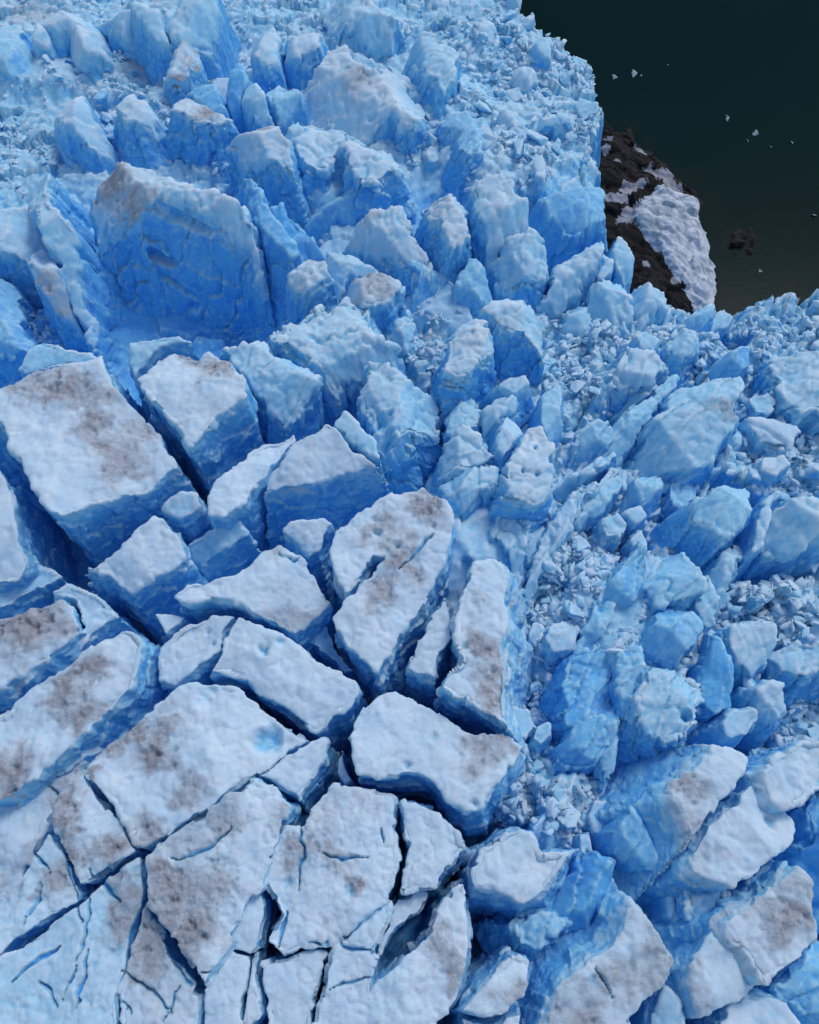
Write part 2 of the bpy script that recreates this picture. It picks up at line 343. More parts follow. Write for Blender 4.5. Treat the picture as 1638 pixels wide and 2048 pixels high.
    if group in (UPPER, EAST):                               # parallel shear planes standing out as thin broken sheets
        rs = random.Random(seed + 5); th = math.radians(-32 + rs.uniform(-18, 18)) if group == EAST else rs.uniform(0, 3.14); el = rs.uniform(-.5, .5)
        u_ = (p[:, 0] * math.cos(th) + p[:, 1] * math.sin(th)) * math.cos(el) + p[:, 2] * math.sin(el) + fbm(p, 6, 2, 401) * 1.2
        for sp_, am in ((3.4, .75), (1.35, .30)):
            q_ = u_ / sp_ + .35 * fbm(p, sp_ * 1.5, 2, 411); fr = q_ - np.floor(q_); am_ = am * (.4 + .6 * (h3(np.floor(q_).astype(np.int64), np.zeros(len(p), np.int64), np.zeros(len(p), np.int64), seed)))
            saw = saw + am_ * (fr - .5) - am_ * .5 * (1 - sst(0, .10, fr))
        side = side * .75 + saw * min(1, size / 7) * (.5 + .5 * rough)
    big = fbm(p, 7, 3, 21); rid = 1 - np.abs(fbm(p, 4.2, 3, 27)) * 2
    ft = 0 if group in (LOWER, PLAT, SOUTH) else 1
    top = f1 * .16 * rough * ft + f2 * .05 * rough * ft + big * .62 + np.maximum(0, rid) ** 3 * (-.45 if ft else -.2) * rough + fbm(p, 1.3, 4, 24, .6) * .06 + (1 - ft) * (fbm(p, 2.4, 3, 29) * .10 - .10 * sst(.72, 1., 1 - np.abs(fbm(p, 3.1, 3, 33, .6)))) + saw * .45
    dl = np.zeros(len(V))
    if dspots: wxp, wyp = V[:, 0] + fbm(p, 3, 4, 201, .6) * 1.5, V[:, 1] + fbm(p, 3, 4, 211, .6) * 1.5
    for (a, b, r, s) in dspots:
        w_ = at(a, b, z)[:2]; rr = r * dist / FPX * 1.1
        dl = np.maximum(dl, s * np.exp(-((wxp - w_[0]) ** 2 + (wyp - w_[1]) ** 2) / (rr * rr)))
    dn = sst(-.35, .6, fbm(p, 5.5, 3, 51)) * dirt * .95
    D = np.clip(np.maximum(dl, dn) + .07, 0, 1.2) 
    # melt pits where the grit is
    pit = fbm(p, 1.1, 2, 61); top -= np.maximum(0, pit - .35) * (.1 + 1.2 * D); fg = fbm(p, .8, 3, 71, .65); top += (D + .12) * fg * .24
    V2 = V + Nn * (side * (1 - up) + top * up)[:, None] * np.minimum(1, size / 5)
    bare = np.zeros(len(V))
    for (a, b, r, dp) in holes:
        w_ = at(a, b, z)[:2]; rr = r * dist / FPX; dd = np.hypot(V[:, 0] - w_[0] + .35 * rr * fbm(p, rr, 3, 3), V[:, 1] - w_[1] + .35 * rr * fbm(p, rr, 3, 4)) / rr
        hl = (1 - sst(.1, 1.25, dd)) * up; V2[:, 2] -= dp * hl; bare = np.maximum(bare, hl * min(1, dp / 2.4))
    if gouge:
        gx_, gy_ = topix(V[:, 0], V[:, 1], V[:, 2])
        for (a, b, rx_, ry_, an_, dp) in gouge:
            ca_, sa_ = math.cos(math.radians(an_)), math.sin(math.radians(an_)); ux = ((gx_ - a) * ca_ + (gy_ - b) * sa_) / rx_; uy = (-(gx_ - a) * sa_ + (gy_ - b) * ca_) / ry_ + .5 * ux * ux
            V2 -= Nn * (dp * (1 - sst(.3, 1.1, np.hypot(ux, uy))) * (Nn[:, 1] < .3))[:, None]
    for (a, b, r, dp) in bumps:
        w_ = at(a, b, z)[:2]; rr = r * dist / FPX; dd = np.hypot(V[:, 0] - w_[0], V[:, 1] - w_[1]) / rr
        V2[:, 2] += dp * np.exp(-dd * dd) * hrel
    if dome:
        dome *= .45
        ed = dline(V[:, 0], V[:, 1], [tuple(t) for t in T], True) * inside(V[:, 0], V[:, 1], [tuple(t) for t in T])
        V2[:, 2] += dome * (np.sqrt(np.clip(ed / (size * .4), 0, 1)) - .6) * hrel
    V2[:, 2] += (g[0] * (V[:, 0] - c[0]) + g[1] * (V[:, 1] - c[1])) * np.minimum(1, hrel * 1.25)
    rr_c = random.Random(seed)
    if size > 4 and group != PLAT and dome < 1.5:
        th = rr_c.uniform(0, 6.28); dd_ = (V[:, 0] - c[0]) * math.cos(th) + (V[:, 1] - c[1]) * math.sin(th) + fbm(p, 5, 2, 301) * .8
        V2[:, 2] -= rr_c.uniform(.12, .34) * np.maximum(0, dd_ - rr_c.uniform(-.1, .2) * size) * hrel
        if group not in (LOWER, SOUTH):                      # broken planes: the crown is a few sheared facets meeting in sharp ridges
            cut = np.zeros(len(V)); K = rr_c.randint(1, 3); t0 = rr_c.uniform(0, 6.28)
            for k_ in range(K):
                th = t0 + 6.283 * (k_ + rr_c.uniform(-.3, .3)) / K
                dd_ = (V[:, 0] - c[0]) * math.cos(th) + (V[:, 1] - c[1]) * math.sin(th) + fbm(p, 2.5, 2, 311 + k_) * .25
                cut = np.maximum(cut, rr_c.uniform(.5, 1.3) * (dd_ - rr_c.uniform(.02, .28) * size))
            V2[:, 2] -= np.minimum(cut, depth * .5) * np.minimum(1, hrel * 1.6)
    for cr in CRACKS:
        ca = np.array(cr); 
        if ca[:, 0].max() < V[:, 0].min() or ca[:, 0].min() > V[:, 0].max() or ca[:, 1].max() < V[:, 1].min() or ca[:, 1].min() > V[:, 1].max(): continue
        d = dline(V[:, 0] + .25 * fbm(p, 1.2, 2, 7), V[:, 1] + .25 * fbm(p, 1.2, 2, 13), cr)
        wd = .10 + .22 * sst(0, 2.5, np.minimum(np.hypot(V[:, 0] - ca[-1, 0], V[:, 1] - ca[-1, 1]), np.hypot(V[:, 0] - ca[0, 0], V[:, 1] - ca[0, 1])))
        V2[:, 2] -= 1.0 * (1 - sst(.2, 1, d / wd)) * up; bare = np.maximum(bare, .8 * (1 - sst(.5, 1, d / wd)))
    me.vertices.foreach_set('co', V2.astype(np.float32).ravel()); me.update()
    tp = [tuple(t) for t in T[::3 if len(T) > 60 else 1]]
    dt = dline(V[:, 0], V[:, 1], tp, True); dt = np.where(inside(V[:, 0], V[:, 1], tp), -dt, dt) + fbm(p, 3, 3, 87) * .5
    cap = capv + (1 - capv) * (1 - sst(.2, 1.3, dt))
    low = np.clip((z - V[:, 2]) + fbm(p, 2.2, 3, 93) * .9, 0, 99); rim_glow = .40 * sst(3.2, 0, low) * crust  # upper walls painted paler, standing in for light scattered through the ice rim
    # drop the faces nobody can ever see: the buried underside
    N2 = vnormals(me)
    cr_ = (.12 + .88 * sst(.3 if group in (UPPER, EAST) else .02, 1. if group in (UPPER, EAST) else .93, N2[:, 2] + .10 * fbm(p, 2.6, 3, 81))) * cap * crust * (.9 if group in (UPPER, EAST) else 1) * (1 - .75 * bare) + .08 * fbm(p, 4, 3, 83) + rim_glow * (1 - sst(.5, .8, N2[:, 2]))
    setattr_f(me, 'crust', np.clip(cr_, 0, 1)); setattr_f(me, 'dirt', D * sst(.25, .6, N2[:, 2])); smooth(me)  # crust also carries the painted rim glow on the upper walls
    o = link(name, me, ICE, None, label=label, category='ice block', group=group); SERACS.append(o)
    return o
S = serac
LOWER = 'blocks between the deep crevasses'; UPPER = 'seracs of the upper icefall'; EAST = 'blocks in the eastern rubble field'; SOUTH = 'big pale topped blocks of the lower right'; PLAT = 'plates of the cracked plateau'
# ---- upper left and top
S('huge serac with a broad shaded blue front face and a gritty crest', [(142,335),(165,303),(230,290),(300,305),(350,348),(410,372),(462,395),(502,430),(520,520),(480,470),(430,430),(370,405),(320,395),(270,400),(215,385),(170,370),(150,390)], 5, 24, (0,.42), 1.5, (0,-15), .95, .1, 1, dspots=[(215,335,38,1.),(255,390,34,1.),(245,440,30,.8),(300,420,25,.4)], capv=.85, gouge=[(365,418,58,9,16,2.0),(300,468,40,9,26,2.0),(330,508,50,5,28,.8),(190,565,60,5,-20,1.2),(360,540,14,9,0,1.)], name='serac', group=UPPER)
S('pale sharp ridged fin left of the huge gritty crested serac', [(18,345),(52,296),(72,300),(82,345),(112,425),(142,440),(138,520),(136,600),(112,560),(92,480),(66,410),(34,362)], 2, 16, (0,.2), 1.5, (3,-3), .8, 0, .5, name='ice_fin', group=UPPER)
S('grit speckled hollow shelf at the left edge below the pale ridged fin', [(-260,378),(20,372),(64,418),(84,468),(60,492),(10,486),(-260,470)], -2, 14, (0,.1), 1.5, (0,-2), .9, .4, 1, group=UPPER)
S('narrow speckled block squeezed beside the left flank of the huge serac', [(48,492),(72,462),(98,492),(116,545),(122,592),(88,585),(58,540)], -3, 14, (0,.2), 1.4, (0,-3), .9, .5, 1, group=UPPER)
S('blue shelf at the left edge with small lumps lying above it', [(-260,520),(0,510),(28,560),(40,620),(60,690),(20,700),(-260,690)], -7, 14, (0,.3), 1.6, (2,-2), .4, 0, 1, group=UPPER)
S('smooth tilted pale block with a hanging lip above the ridged fin', [(80,160),(118,152),(158,178),(186,220),(204,262),(182,275),(148,252),(110,228),(88,192)], 0, 12, (0,.25), 1.5, (2,-4), .9, 0, .4, .8, group=UPPER)
S('long smooth blue flank running down from the top left corner', [(-260,-40),(10,0),(45,50),(70,100),(100,150),(70,160),(30,130),(-260,110)], -1, 12, (.1,.2), 1.5, (3,-2), .6, .05, .4, group=UPPER)
S('tall grey topped serac with a long blue front right of the jumbled bowl', [(447,243),(482,225),(528,212),(552,236),(572,285),(576,318),(548,318),(508,308),(478,282)], 4, 20, (0,.3), 1.4, (2,-5), 1, .25, 1, dspots=[(530,232,24,.7)], name='serac', group=UPPER)
S('wide gritty white plateau block with horned far corners near the top', [(560,152),(598,133),(632,112),(660,92),(692,86),(702,122),(732,132),(768,112),(812,100),(818,132),(848,172),(842,208),(800,246),(786,214),(740,226),(700,240),(650,215),(600,180)], 2, 15, (0,.12), 1.6, (1,-3), 1, .15, 1.2, dspots=[(720,150,30,.5)], name='serac', group=UPPER)
S('crumbling white hump below the horned plateau block', [(690,285),(722,268),(768,268),(800,300),(805,335),(760,362),(715,358),(696,325)], 0, 12, (0,.1), 1.6, (-1,-3), .9, .05, 1.4, holes=[(735,275,20,1.5)], group=UPPER)
S('snowy spur left of the crumbling white hump', [(585,245),(620,215),(665,225),(690,260),(680,310),(650,330),(610,330),(590,290)], -1, 12, (0,.1), 1.6, (0,-3), .9, .05, 1.2, group=UPPER)
S('dark blue leaning fin with a glassy face above the bowl', [(362,142),(396,130),(420,150),(440,190),(448,214),(420,222),(392,205),(370,182)], 1, 12, (0,.5), 1.2, (-2,-4), .25, 0, .4, name='ice_fin', group=UPPER)
S('grit capped overhanging lump under the dark glassy fin', [(340,215),(368,188),(402,182),(440,212),(455,228),(430,245),(400,240),(372,228)], 1, 9, (0,.1), 1.3, (0,-2), 1, .2, 1, dspots=[(412,215,18,.8)], group=UPPER)
S('dark blue rounded pinnacle left of the pale hooked pinnacle', [(455,150),(472,118),(490,130),(494,160),(480,192),(462,205),(450,180)], 1, 13, (0,.4), 1.2, (0,-3), .15, 0, .3, name='ice_pinnacle', group=UPPER)
S('pale hooked pinnacle standing between dark blue fin and square lump', [(488,165),(500,146),(515,160),(530,195),(548,225),(520,232),(492,215),(482,192)], 1, 13, (0,.4), 1.2, (-1,-4), .6, 0, .5, name='ice_pinnacle', group=UPPER)
S('square blue shaded lump above the tall grey topped serac', [(524,172),(552,150),(588,158),(606,198),(585,215),(560,228),(540,200)], 0, 12, (0,.3), 1.2, (0,-3), .6, 0, 1, group=UPPER)
S('tall pale boulder with a narrow foot near the top centre', [(492,62),(518,30),(544,34),(560,78),(560,118),(534,135),(508,112)], 2, 11, (0,.2), 1.1, (0,-2), .9, 0, .6, 1, group=UPPER)
S('smooth whale backed boulder beside the tall narrow footed boulder', [(566,62),(600,48),(644,60),(634,88),(598,108),(566,98)], 1, 8, (0,.1), 1, (0,-2), 1, 0, .4, 1.2, group=UPPER)
S('smooth rounded boulder in the rubble at the upper left', [(128,62),(160,38),(204,62),(206,84),(156,97),(132,84)], 0, 7, (0,.1), 1, (0,-2), 1, 0, .5, 1, group=UPPER)
S('little dusty boulder left of the smooth rounded boulder', [(54,52),(72,42),(96,56),(90,78),(62,80)], 0, 7, (0,.1), 1, (0,-1), .9, .2, .5, .6, group=UPPER)
S('flat long slab lying at the top edge in the left corner', [(48,18),(100,2),(165,8),(198,36),(142,47),(92,50)], 1, 8, (0,.15), 1.2, (0,-3), .9, .05, .5, group=UPPER)
S('broad blue flanked serac cut off by the top edge', [(300,-40),(430,-40),(425,20),(408,62),(372,82),(340,66),(318,28)], 4, 14, (0,.4), 1.5, (0,-4), .75, 0, .5, name='serac', group=UPPER)
S('thin pale blade left of the broad serac at the top edge', [(262,-20),(290,-10),(318,30),(334,70),(338,88),(312,82),(288,48),(266,18)], 3, 14, (0,.4), 1.2, (-2,-4), .7, 0, .4, name='ice_fin', group=UPPER)
S('long sloping blue blade running below the top left slab', [(175,-20),(240,-10),(270,30),(290,70),(310,92),(270,80),(220,40),(190,12)], 1, 13, (0,.4), 1.2, (-2,-4), .7, 0, .4, name='ice_fin', group=UPPER)
S('dirty grey wedge standing in the middle of the upper bowl', [(322,132),(340,98),(366,80),(388,76),(392,108),(372,136),(345,146)], 1, 8, (0,.2), 1.2, (0,-2), 1, .9, 1, group=UPPER)
S('flat pale cap stacked on a rounder lump in the bowl', [(228,202),(256,182),(290,202),(316,226),(302,246),(250,240)], 0, 7, (0,.1), 1, (0,-2), 1, 0, .8, .6, group=UPPER)
S('small pale triangular flake right of the tall grey topped serac', [(558,268),(590,204),(606,238),(606,270),(586,302)], 0, 9, (.1,.3), 1, (0,-2), .7, 0, .4, group=UPPER)
S('rough blue white shoulder along the top edge right of centre', [(640,-40),(760,-40),(800,10),(790,50),(740,60),(690,40),(650,20)], 1, 10, (0,.1), 1.5, (0,-3), .8, 0, 1.3, group=UPPER)
S('cleft blue serac facing left above the eastern rubble slope', [(812,82),(848,60),(880,66),(912,84),(914,120),(905,168),(890,182),(866,150),(836,115)], 1, 14, (.15,.1), 1.2, (-5,-2), .7, 0, .8, name='serac', group=UPPER)
S('tilted blue cube shaped block in the upper right rubble', [(880,228),(905,212),(935,216),(950,240),(932,262),(898,264)], -1, 8, (.1,.2), 1, (-1,-2), .5, 0, .5, group=UPPER)
S('leaning blue wedge right of the cube shaped block', [(925,255),(952,232),(966,254),(958,296),(938,306),(918,290)], -1, 8, (.2,.1), 1, (-2,-2), .4, 0, .5, group=UPPER)
S('pale upright chip at the very brink above the dark lake', [(1067,72),(1084,54),(1098,82),(1102,112),(1082,108)], -3, 9, (.1,.2), .8, (-1,-2), .6, 0, .6, name='ice_fin', group=UPPER)
S('sloping textured blue wall with a snowy crest in the upper middle', [(590,372),(650,362),(720,356),(815,345),(852,372),(848,408),(800,420),(700,430),(610,428)], -4, 12, (0,.55), 1.5, (0,-7), .45, 0, .7, name='ice_wall', group=UPPER)
S('layered blue fin closest to the right side of the huge serac', [(478,345),(502,352),(528,400),(560,440),(600,492),(582,512),(545,472),(505,430)], 1, 15, (0,.4), 1.2, (-3,-5), .3, .1, .8, name='ice_fin', group=UPPER)
S('thin jagged blue slab right of the layered fin', [(542,418),(565,408),(585,440),(622,470),(648,500),(622,512),(590,498)], -3, 14, (0,.5), 1.2, (-3,-5), .15, 0, .8, name='ice_slab', group=UPPER)
# ---- middle
S('long pale prow pointing left with shaded blue underside', [(686,450),(730,434),(772,412),(794,410),(808,430),(816,458),(850,498),(862,540),(832,528),(788,502),(738,474)], 1, 15, (.0,.2), 1.5, (-2,-3), .9, .1, .9, dspots=[(740,440,20,.4)], name='serac', group=UPPER)
S('scalloped blue slab continuing the prow down to the right', [(818,466),(850,492),(890,548),(872,580),(842,612),(822,592),(838,540),(800,512)], -2, 12, (-.1,.45), 1.2, (0,-3), .4, 0, .6, name='ice_slab', group=UPPER)
S('grey topped serac with an angular keel left of the rounded twin', [(846,382),(882,366),(908,375),(932,404),(930,430),(940,470),(908,500),(890,450),(868,428)], 3, 17, (.1,.2), 1.2, (-4,-5), 1, .25, 1, holes=[(875,385,10,.8)], name='serac', group=UPPER)
S('rounded speckled serac standing behind the ragged slab', [(948,352),(990,337),(1026,352),(1040,392),(1056,425),(1050,448),(1012,458),(985,478),(966,440),(948,402)], 3, 17, (.0,.25), 1.3, (-3,-4), .9, .05, .8, .6, name='serac', group=UPPER)
S('smooth bulbous blue serac at the brink beside the dark rock', [(1090,350),(1140,330),(1195,318),(1212,372),(1217,425),(1182,452),(1132,455),(1098,432),(1083,392)], -2, 16, (.05,.35), 1.6, (-2,-5), .35, 0, .25, 2.5, name='serac', group=UPPER)
S('ragged pale slab with a diagonal split right of the pointed wedge', [(992,500),(1022,472),(1056,455),(1094,460),(1098,492),(1092,532),(1062,550),(1028,560),(1000,545)], 0, 13, (.0,.35), 1.2, (0,-3), .8, .05, 1.2, name='ice_slab', group=UPPER)
S('pointed blue wedge between grey keeled serac and ragged slab', [(938,497),(952,510),(978,552),(1000,590),(962,602),(930,602),(906,592),(914,550)], -2, 11, (0,.5), 1, (0,-1), .5, 0, .7, name='ice_wedge', group=UPPER)
S('small blue triangle at the foot of the pointed wedge', [(880,560),(895,552),(915,590),(905,612),(872,610),(868,590)], -5, 8, (0,.4), .8, (0,-1), .5, 0, .6, name='ice_wedge', group=UPPER)
S('leaning two toned slab reaching diagonally up to the lake brink', [(1095,572),(1112,532),(1150,500),(1182,468),(1214,440),(1211,482),(1196,530),(1162,572),(1122,602),(1080,592)], -3, 12, (0,.35), 1.2, (-2,-3), .85, 0, .9, name='ice_slab', group=UPPER)
S('narrow upright slab left of the pointed spike by the rock', [(1190,546),(1205,500),(1215,472),(1234,470),(1232,505),(1221,542),(1202,562)], -5, 11, (0,.3), 1, (-1,-2), .7, 0, .6, name='ice_slab', group=UPPER)
S('sharp pointed ice spike standing against the dark rock', [(1241,453),(1257,488),(1272,506),(1268,540),(1255,556),(1236,540),(1230,498)], -5, 11, (0,.35), .9, (-1,-2), .7, 0, .4, name='ice_pinnacle', group=UPPER)
S('tall rough faced slab below the pointed spike', [(1186,566),(1220,546),(1248,542),(1262,592),(1266,640),(1232,655),(1190,664),(1186,620)], -5, 10, (0,.45), 1, (0,-1), .7, 0, 1, name='ice_slab', group=UPPER)
S('square topped slab at the lower end of the dark rock', [(1260,568),(1290,555),(1320,564),(1340,553),(1344,600),(1318,616),(1286,640),(1266,612)], -6, 9, (0,.3), 1, (0,-2), .8, 0, .8, name='ice_slab', group=UPPER)
S('crumbled blocky slab left of the tall rough faced slab', [(1128,652),(1134,612),(1164,582),(1182,578),(1184,662),(1158,672)], -6, 9, (0,.35), 1, (0,-1), .7, 0, 1.3, name='ice_slab', group=UPPER)
S('broad twin headed serac with a large smooth blue front', [(962,602),(1008,592),(1050,577),(1072,596),(1082,640),(1092,688),(1052,662),(1010,652),(984,628)], 3, 16, (.0,.3), 1.3, (1,-5), .85, 0, .7, name='serac', group=UPPER)
S('tall grey oval topped serac leaning beside the twin headed serac', [(930,620),(955,611),(976,626),(987,658),(985,692),(960,722),(936,746),(902,752),(892,735),(900,692),(910,650)], 4, 15, (.0,.15), 1.4, (-2,-3), 1, .2, .8, .5, holes=[(945,665,8,.7)], name='serac', group=UPPER)
S('small square block with a snowy cap over the deep blue shade', [(572,532),(600,514),(626,507),(644,518),(660,546),(640,562),(604,582),(594,565),(573,545)], 2, 17, (.0,.15), 1.2, (0,-3), 1, .2, .8, dspots=[(632,512,9,.7)], name='serac', group=UPPER)
S('pale sloping back behind the grit capped oval', [(642,515),(665,494),(700,497),(742,512),(772,530),(742,536),(706,548),(668,588),(656,550)], -1, 14, (0,.3), 1.2, (-1,-3), .75, 0, .6, group=UPPER)
S('grit capped oval block with a hollow blue underside', [(676,578),(700,548),(732,532),(766,536),(796,556),(806,580),(770,602),(738,614),(714,606)], 2, 13, (.0,.15), 1, (0,-3), 1, .4, .8, .4, name='serac', group=UPPER)
S('stepped wedge beneath the grit capped oval', [(770,612),(800,586),(822,600),(832,640),(818,690),(790,700),(760,668)], -3, 10, (0,.3), 1, (0,-2), .7, 0, 1.2, name='ice_wedge', group=UPPER)
S('large jagged serac with a broken snowy crown in the middle left', [(540,668),(575,650),(610,622),(640,600),(690,575),(720,602),(738,640),(772,690),(795,716),(748,726),(702,735),(670,766),(642,752),(620,715),(580,690)], 1, 17, (.0,.15), 1.5, (1,-4), .85, .05, 1.5, name='serac', group=UPPER, tune=1.1)
S('blue shadowed serac with a creased pale crest above the long crevasse', [(446,684),(500,690),(512,672),(560,700),(598,720),(632,742),(622,768),(592,800),(562,826),(530,800),(496,756),(466,715)], 1, 18, (.0,.2), 1.4, (-2,-4), .8, .05, .9, name='serac', group=UPPER)
S('bulging lumpy serac with scooped melt hollows near the centre', [(735,735),(770,727),(810,734),(850,756),(878,772),(870,822),(832,852),(792,880),(768,912),(746,872),(734,822),(724,775)], 2, 17, (.0,.2), 1.4, (2,-4), .8, .05, 1.2, holes=[(765,830,18,1.6),(770,870,16,1.4)], name='serac', group=UPPER)
S('upright blue tooth on the far rim of the long white slab', [(664,846),(690,812),(716,840),(748,880),(768,925),(738,915),(704,884)], 2, 13, (.1,.3), 1.1, (-1,-4), .6, 0, .7, name='ice_pinnacle', group=LOWER)
S('long slab with a pale back and a fluted blue front in the centre left', [(530,948),(548,925),(576,895),(612,868),(655,842),(676,862),(704,890),(742,918),(762,932),(705,945),(640,960),(560,978),(520,986)], 1, 17, (.0,.3), 1.2, (0,-4.5), .95, .1, .8, name='ice_slab', group=LOWER)
S('slender white slab lying diagonally beside the fluted block', [(584,845),(589,864),(560,905),(530,955),(500,992),(452,1040),(415,1036),(410,1000),(430,958),(470,924),(520,885)], 2, 13, (-.05,.05), .9, (0,0), 1, .1, .7, name='ice_slab', group=LOWER)
S('small grey crested block above the pale lumpy block right of centre', [(872,932),(882,898),(905,868),(926,850),(965,864),(968,900),(990,906),(980,925),(930,936)], 0, 10, (.0,.2), 1.2, (-1,-2), .85, .15, 1.1, group=UPPER)
S('pale lumpy block behind the double gritty block', [(878,945),(920,928),(960,936),(995,930),(1002,970),(962,978),(925,1012),(892,988)], 0, 10, (.1,.1), 1.2, (-1,-2), .8, 0, .8, .4, group=UPPER)
S('pitted grey pillar topped block with round melt holes', [(1060,845),(1085,844),(1103,870),(1106,930),(1096,975),(1070,1006),(1030,1000),(1012,986),(1024,930),(1040,880)], 3, 14, (.1,.0), 1.2, (-3,-1), 1, .15, .7, holes=[(1073,893,6,1.2),(1046,940,6,.9),(1075,950,5,1.)], name='serac', group=UPPER)
S('small faceted pyramid left of the pitted grey block', [(1018,815),(1050,845),(1036,872),(1006,914),(992,898),(1000,852)], 1, 10, (.2,.1), 1, (-2,-1), .8, 0, .4, name='ice_wedge', group=UPPER)
S('small knobbly block above the faceted pyramid', [(966,802),(1000,782),(1036,790),(1030,816),(1000,832),(972,852)], 0, 8, (0,.2), .9, (0,-2), .8, .1, 1, group=UPPER)
S('flat little slab topping the knobbly block', [(988,770),(1020,755),(1052,750),(1060,766),(1032,786)], 0, 5, (0,.1), .7, (0,-1), .8, 0, .7, name='ice_slab', group=UPPER)
S('narrow blue ridge right behind the small knobbly blocks', [(900,790),(935,775),(962,790),(958,850),(940,860),(920,900),(902,890),(895,840)], -2, 10, (.2,.2), 1, (0,-1), .6, 0, .9, group=UPPER)
S('tall smooth blue blade right of the flat little slab', [(1085,800),(1112,762),(1128,750),(1122,830),(1110,905),(1096,868),(1080,836)], -1, 11, (.1,.2), 1, (-2,-1), .6, 0, .4, name='ice_fin', group=UPPER)
# ---- lower left, between deep crevasses
S('large squarish block with a diagonal band of grit across its white top', [(-260,772),(0,768),(75,738),(150,722),(205,712),(226,760),(262,806),(312,866),(352,912),(292,950),(200,985),(112,1030),(92,1015),(58,985),(30,915),(0,845),(-260,790)], 3, 19, (.03,-.02), 2.6, (1,-1), 1, .05, .8, dspots=[(60,765,40,.7),(130,775,45,.8),(200,800,40,.6),(180,850,34,.9),(230,900,40,.7),(270,930,20,.6),(190,890,20,1.),(280,850,40,.4)], name='serac', group=LOWER)
S('chunky block with a pitted white cap tapering to a V at the front', [(266,750),(300,712),(336,684),(392,700),(402,684),(440,700),(478,736),(499,790),(452,816),(402,862),(380,896),(346,850),(300,790)], 4, 20, (.02,.12), 2.2, (1,-2), 1, .2, .9, dspots=[(370,705,22,.5),(430,725,32,.8),(450,735,15,.7)], name='serac', group=LOWER)
S('low blue lump behind the pitted V shaped cap', [(252,682),(300,672),(358,667),(392,688),(332,692),(298,714),(264,748),(255,718)], 0, 13, (0,.2), 1.3, (-1,-2), .6, 0, .7, .5, group=LOWER)
S('low blue hummock behind the far edge of the large squarish block', [(30,742),(55,700),(82,680),(130,692),(180,702),(215,718),(150,728),(75,745)], -1, 13, (0,.3), 1.2, (-1,-2), .5, 0, .8, .6, group=LOWER)
S('narrow white block at the left edge beside the deep vertical crevasse', [(-260,915),(0,935),(20,1000),(36,1060),(44,1110),(20,1150),(-260,1200)], 1, 18, (.0,.0), 2., (0,0), 1, .2, .8, name='serac', group=LOWER)
S('low curved blue wedge under the narrow left edge block', [(48,1098),(72,1120),(112,1145),(70,1178),(10,1218),(-260,1255),(-260,1215),(15,1172),(38,1142)], -4, 13, (0,.1), 1.6, (0,-2), .6, 0, .8, name='ice_wedge', group=LOWER)
S('blocky pale slab pointing left between two crevasse junctions', [(155,1130),(220,1100),(262,1070),(305,1022),(332,1032),(362,1068),(376,1108),(362,1128),(330,1148),(288,1166),(258,1196),(238,1176),(200,1150)], 0, 17, (.0,.25), 1.6, (2,-4), .95, .05, 1, name='ice_slab', group=LOWER)
S('short blue fluted block right of the blocky pale slab', [(362,1082),(400,1060),(440,1042),(482,1036),(502,1064),(478,1082),(440,1108),(398,1128),(374,1116)], -3, 15, (.0,.4), 1.3, (1,-4), .6, 0, .9, group=LOWER)
S('small lump wedged behind the blocky pale slab', [(318,1016),(338,992),(365,980),(396,986),(402,1012),(386,1032),(360,1042),(336,1032)], -2, 14, (.1,.3), 1.3, (2,-3), .7, 0, .9, group=LOWER)
S('gritty brown stained long block touching the left edge', [(-260,1290),(0,1240),(60,1210),(110,1194),(140,1208),(156,1250),(130,1290),(60,1340),(0,1388),(-260,1430)], 1, 17, (.05,.1), 2, (2,-3), 1, .3, 1, dspots=[(60,1245,45,1.),(0,1270,30,.9),(100,1255,30,.7)], holes=[(98,1240,9,.9)], name='serac', group=LOWER)
S('pale triangular block with a curved notch above the long speckled bar', [(98,1186),(130,1156),(175,1175),(215,1202),(242,1232),(200,1256),(162,1300),(140,1318),(128,1306),(148,1276),(162,1252),(146,1206)], -1, 15, (.0,.3), 1.6, (2,-3), .8, 0, 1, group=LOWER)
S('very long bar shaped block with a snow patch and brown grit', [(-260,1475),(0,1420),(60,1370),(150,1310),(200,1276),(250,1258),(272,1268),(282,1310),(262,1365),(225,1420),(185,1452),(130,1510),(60,1568),(0,1605),(-260,1650)], 2, 17, (-.06,.12), 2.3, (3,-2), 1, .05, .9, dspots=[(130,1370,34,.9),(170,1345,26,1.),(165,1415,22,1.),(20,1540,34,1.),(0,1600,24,.8),(185,1330,15,.8)], name='serac', group=LOWER)
S('small pale prong at the left end of the curved crevasse', [(308,1228),(340,1226),(374,1233),(352,1256),(330,1272),(318,1250)], -1, 13, (0,0), 1, (0,-1), .9, 0, .8, name='ice_wedge', group=LOWER)
S('broad triangular block with a smooth beige top near the centre', [(560,1088),(600,1110),(632,1152),(662,1192),(634,1216),(602,1250),(585,1264),(540,1240),(490,1215),(430,1202),(380,1206),(355,1190),(376,1170),(430,1155),(480,1140),(522,1110)], 2, 17, (.0,.02), 1.5, (0,-1), 1, .35, .7, name='serac', group=LOWER)
S('small angular block wedged above the broad triangular block', [(563,1060),(580,1040),(620,1035),(650,1030),(668,1046),(650,1072),(640,1096),(616,1112),(586,1086)], 0, 16, (.0,.2), 1.3, (0,-2), .9, .1, .9, group=LOWER)
